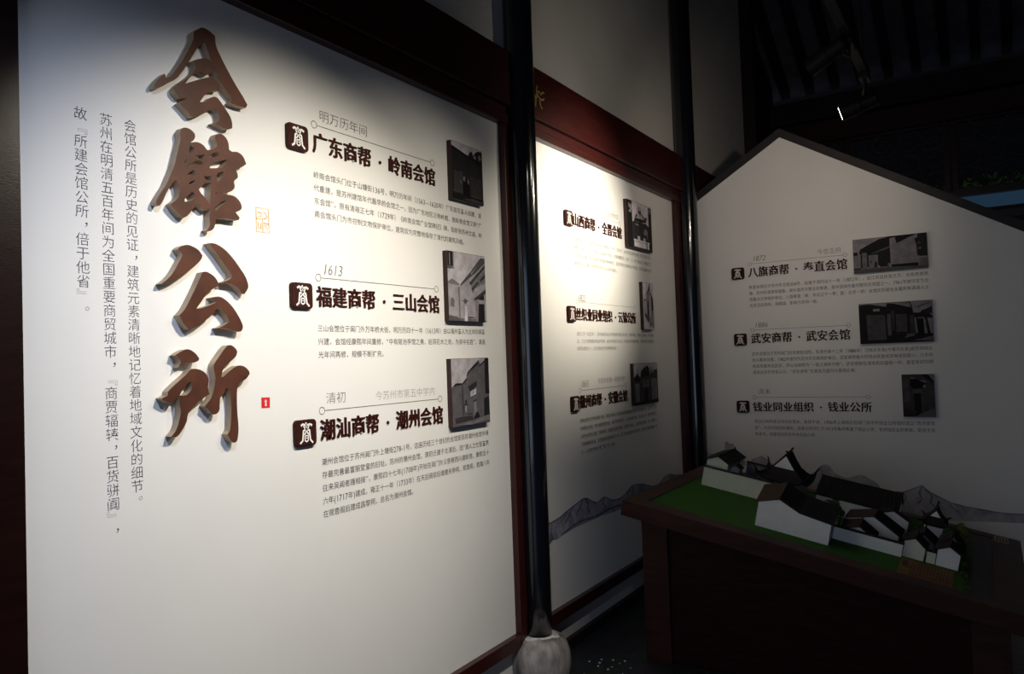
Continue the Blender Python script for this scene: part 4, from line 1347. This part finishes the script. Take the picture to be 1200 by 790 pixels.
# middle row
model_wall('white model garden wall at the front, right of the largest house', (0.945, 0.388), (1.248, 0.388), 0.060)
model_house('low model house with brown roof just behind the front garden wall', (0.985, 0.425), (1.122, 0.425), (1.112, 0.575), (0.975, 0.575), 0.056, 0.040, 0.5, 0.080, rl='model_roof_brown')
model_house('middle model house with broad dark roof behind the low brown one', (0.975, 0.610), (1.212, 0.610), (1.212, 0.770), (0.975, 0.770), 0.070, 0.040, 0.49, 0.104, rl='model_roof_brown')
model_house('model house with white stepped gable at the right of the long hall', (1.085, 0.788), (1.235, 0.788), (1.225, 0.836), (1.075, 0.836), 0.088, 0.082, 0.5, 0.118)
model_house('long white model hall with one continuous dark roof at the back', (0.770, 1.150), (0.770, 0.870), (1.170, 0.870), (1.170, 1.150), 0.095, 0.095, 0.5, 0.165)
# right row
model_house('cream gabled model house at the left of the paved yard', (1.250, 0.421), (1.338, 0.421), (1.338, 0.540), (1.250, 0.540), 0.074, 0.058, 0.49, 0.094, wall='model_cream', over=0.008, go=0.005)
model_wall('short low model wall linking the two gables by the paved yard', (1.347, 0.423), (1.384, 0.423), 0.052, wall='model_cream')
model_house('white gabled model house at the right end of the paved yard', (1.388, 0.421), (1.478, 0.421), (1.478, 0.545), (1.388, 0.545), 0.074, 0.071, 0.5, 0.097, over=0.008, go=0.005)
model_house('small dark roofed model house behind the right end gable', (1.395, 0.580), (1.482, 0.580), (1.482, 0.720), (1.395, 0.720), 0.070, 0.062, 0.5, 0.110, wall='model_grey')
model_pavilion('white model house with hipped gable roof at the rear right of the table', 1.288, 1.404, 0.790, 0.975, 0.098, 0.178, 0.050, 0.012, ins=0.017, wall='model_white')
model_house('low dark roofed model house in the middle of the right row', (1.262, 0.600), (1.370, 0.600), (1.370, 0.740), (1.262, 0.740), 0.045, 0.045, 0.5, 0.082, wall='model_grey')


def model_tree(label, u, v, h, r, leafmat, n=170, squash=0.8):
    root = model_root('model_tree', label, 'model tree', u, v, 'model trees among the houses')
    mb = MB()
    mb.tube([(0, 0, 0), (0.002, 0.001, h*0.5), (0, 0, h*0.75)], [0.005, 0.004, 0.002], n=6)
    mb.build('trunk', 'bark', root)
    mb = MB()
    for k in range(n):
        d = Vector((random.gauss(0, 1), random.gauss(0, 1), random.gauss(0, 1))).normalized()
        rr = r*(0.55+0.45*random.random())*(1+0.25*math.sin(5*d.x+3*d.z))
        c = Vector((0, 0, h*0.62))+Vector((d.x*rr, d.y*rr, d.z*rr*squash))
        s = 0.010*(0.6+0.8*random.random())
        e1 = d.orthogonal().normalized()
        e1.rotate(Matrix.Rotation(random.random()*6.28, 3, d))
        e2 = (d.cross(e1)*0.7+d*0.5*(random.random()-0.5)).normalized()
        mb.add([c-e1*s, c-e2*s*0.5, c+e1*s, c+e2*s*0.5], [(0, 1, 2, 3)])
    mb.build('foliage', leafmat, root)
    return root


model_tree('bushy green model tree behind the largest white house', 0.885, 0.700, 0.155, 0.042, 'leaf')
model_tree('dark model tree at the right corner of the largest house', 0.932, 0.655, 0.120, 0.022, 'leaf')
model_tree('dark model shrub between the largest house and the garden wall', 0.957, 0.480, 0.055, 0.014, 'leaf', n=80)
model_tree('dark round model tree at the left of the rear right house', 1.262, 0.790, 0.085, 0.021, 'leaf')
model_tree('small model shrub before the rear right house', 1.325, 0.765, 0.060, 0.026, 'leaf', n=110)
model_tree('yellowish model tree at the right end of the back row', 1.466, 0.880, 0.150, 0.040, 'leaf_yellow')
model_tree('olive model tree on the verge beside the road', 1.470, 0.770, 0.110, 0.032, 'leaf_yellow', n=130)
model_tree('low olive model shrub beside the right end gable', 1.503, 0.440, 0.045, 0.022, 'leaf', n=100)
model_tree('low olive model shrub at the front end of the verge', 1.508, 0.300, 0.040, 0.022, 'leaf', n=100)

# ------------------------------------------------------------------ lighting track and its lamps
tr = thing('lighting_track', 'black lighting track hanging high in front of the dark roof', 'lighting track', (1.52, 2.2, 2.87))
mb = MB()
mb.box((1.500, 0.3, 2.862), (1.540, 4.04, 2.895))
mb.build('rail', 'black_metal', tr, bevel=0.002)
mb = MB()
mb.box((1.503, 4.04, 2.864), (1.537, 4.052, 2.893))
mb.build('end_cap', 'brass', tr, bevel=0.002)
for y in (0.8, 2.4, 3.95):
    mb = MB()
    mb.tube([(1.52, y, 2.895), (1.52, y, roof_z(y)+0.11)], 0.004, n=6)
    mb.build('hanger', 'black_metal', tr)
rebase(tr)


def track_lamp(lens, aim, y_track, label, lit=True):
    lens = Vector(lens)
    d = (Vector(aim)-lens).normalized()
    root = thing('track_spotlight', label, 'lamp', (1.52, y_track, 2.862), 'track spotlights')
    e1 = d.cross(Vector((0, 0, 1))).normalized()
    e2 = e1.cross(d)
    mb = MB()
    n = 24
    prof = [(0.026, -0.175), (0.034, -0.165), (0.036, -0.10), (0.040, -0.09), (0.040, 0.0), (0.036, 0.0), (0.034, -0.012)]
    vs, fs = [], []
    for r, s in prof:
        for k in range(n):
            t = 2*math.pi*k/n
            vs.append(lens+d*s+e1*r*math.cos(t)+e2*r*math.sin(t))
    for i in range(len(prof)-1):
        for k in range(n):
            fs.append((i*n+k, i*n+(k+1) % n, (i+1)*n+(k+1) % n, (i+1)*n+k))
    fs.append(tuple(range(n)))
    mb.add(vs, fs)
    hs = mb.build('housing', 'black_metal', root, smooth=False)
    mb = MB()
    vs = [lens+d*0.001+e1*0.0335*math.cos(2*math.pi*k/n)+e2*0.0335*math.sin(2*math.pi*k/n) for k in range(n)]
    mb.add(vs, [tuple(range(n))])
    mb.build('lens', 'lens', hs)
    mb = MB()
    p = lens-d*0.12
    mb.tube([p+e2*0.03, Vector((1.52, y_track, 2.80)), Vector((1.52, y_track, 2.862))], 0.009, n=8)
    mb.build('bracket', 'black_metal', root)
    mb = MB()
    mb.box((1.498, y_track-0.05, 2.838), (1.542, y_track+0.05, 2.862))
    mb.build('adapter', 'black_metal', root, bevel=0.002)
    rebase(root)
    return root


track_lamp((1.403, 4.0, 2.705), (0, 3.89, 2.30), 3.98, 'black track spotlight with lit lens at the end of the rail')
track_lamp((1.36, 3.470, 2.775), (0, 3.80, 2.20), 3.50, 'black track spotlight with dark side toward us, nearer along the rail')

# ------------------------------------------------------------------ greenery outside the far transom
def outside_bush(label, x, y, h, r, n):
    root = thing('garden_shrub', label, 'shrub', (x, y, 0), 'shrubs beyond the far wall')
    mb = MB()
    mb.tube([(0, 0, 0), (0.03, 0.0, h*0.5), (0, 0, h*0.8)], [0.04, 0.03, 0.012], n=8)
    mb.build('stem', 'bark', root)
    mb = MB()
    for k in range(n):
        c = Vector((random.uniform(-r, r), random.uniform(-0.25, 0.25), h-abs(random.gauss(0, 0.30))))
        d = Vector((random.gauss(0, 1), random.gauss(0, 1), 0.6+random.random())).normalized()
        s = 0.05*(0.5+random.random())
        e1 = d.orthogonal().normalized()
        e2 = d.cross(e1)
        mb.add([c-e1*s, c-e2*s*0.5, c+e1*s, c+e2*s*0.5], [(0, 1, 2, 3)])
    mb.build('foliage', 'outdoor_green', root)


outside_bush('green shrub glimpsed through the far transom left of its post', 1.22, 9.75, 3.32, 0.42, 400)
outside_bush('green shrub glimpsed through the far transom right of its post', 2.26, 9.75, 3.36, 0.42, 400)
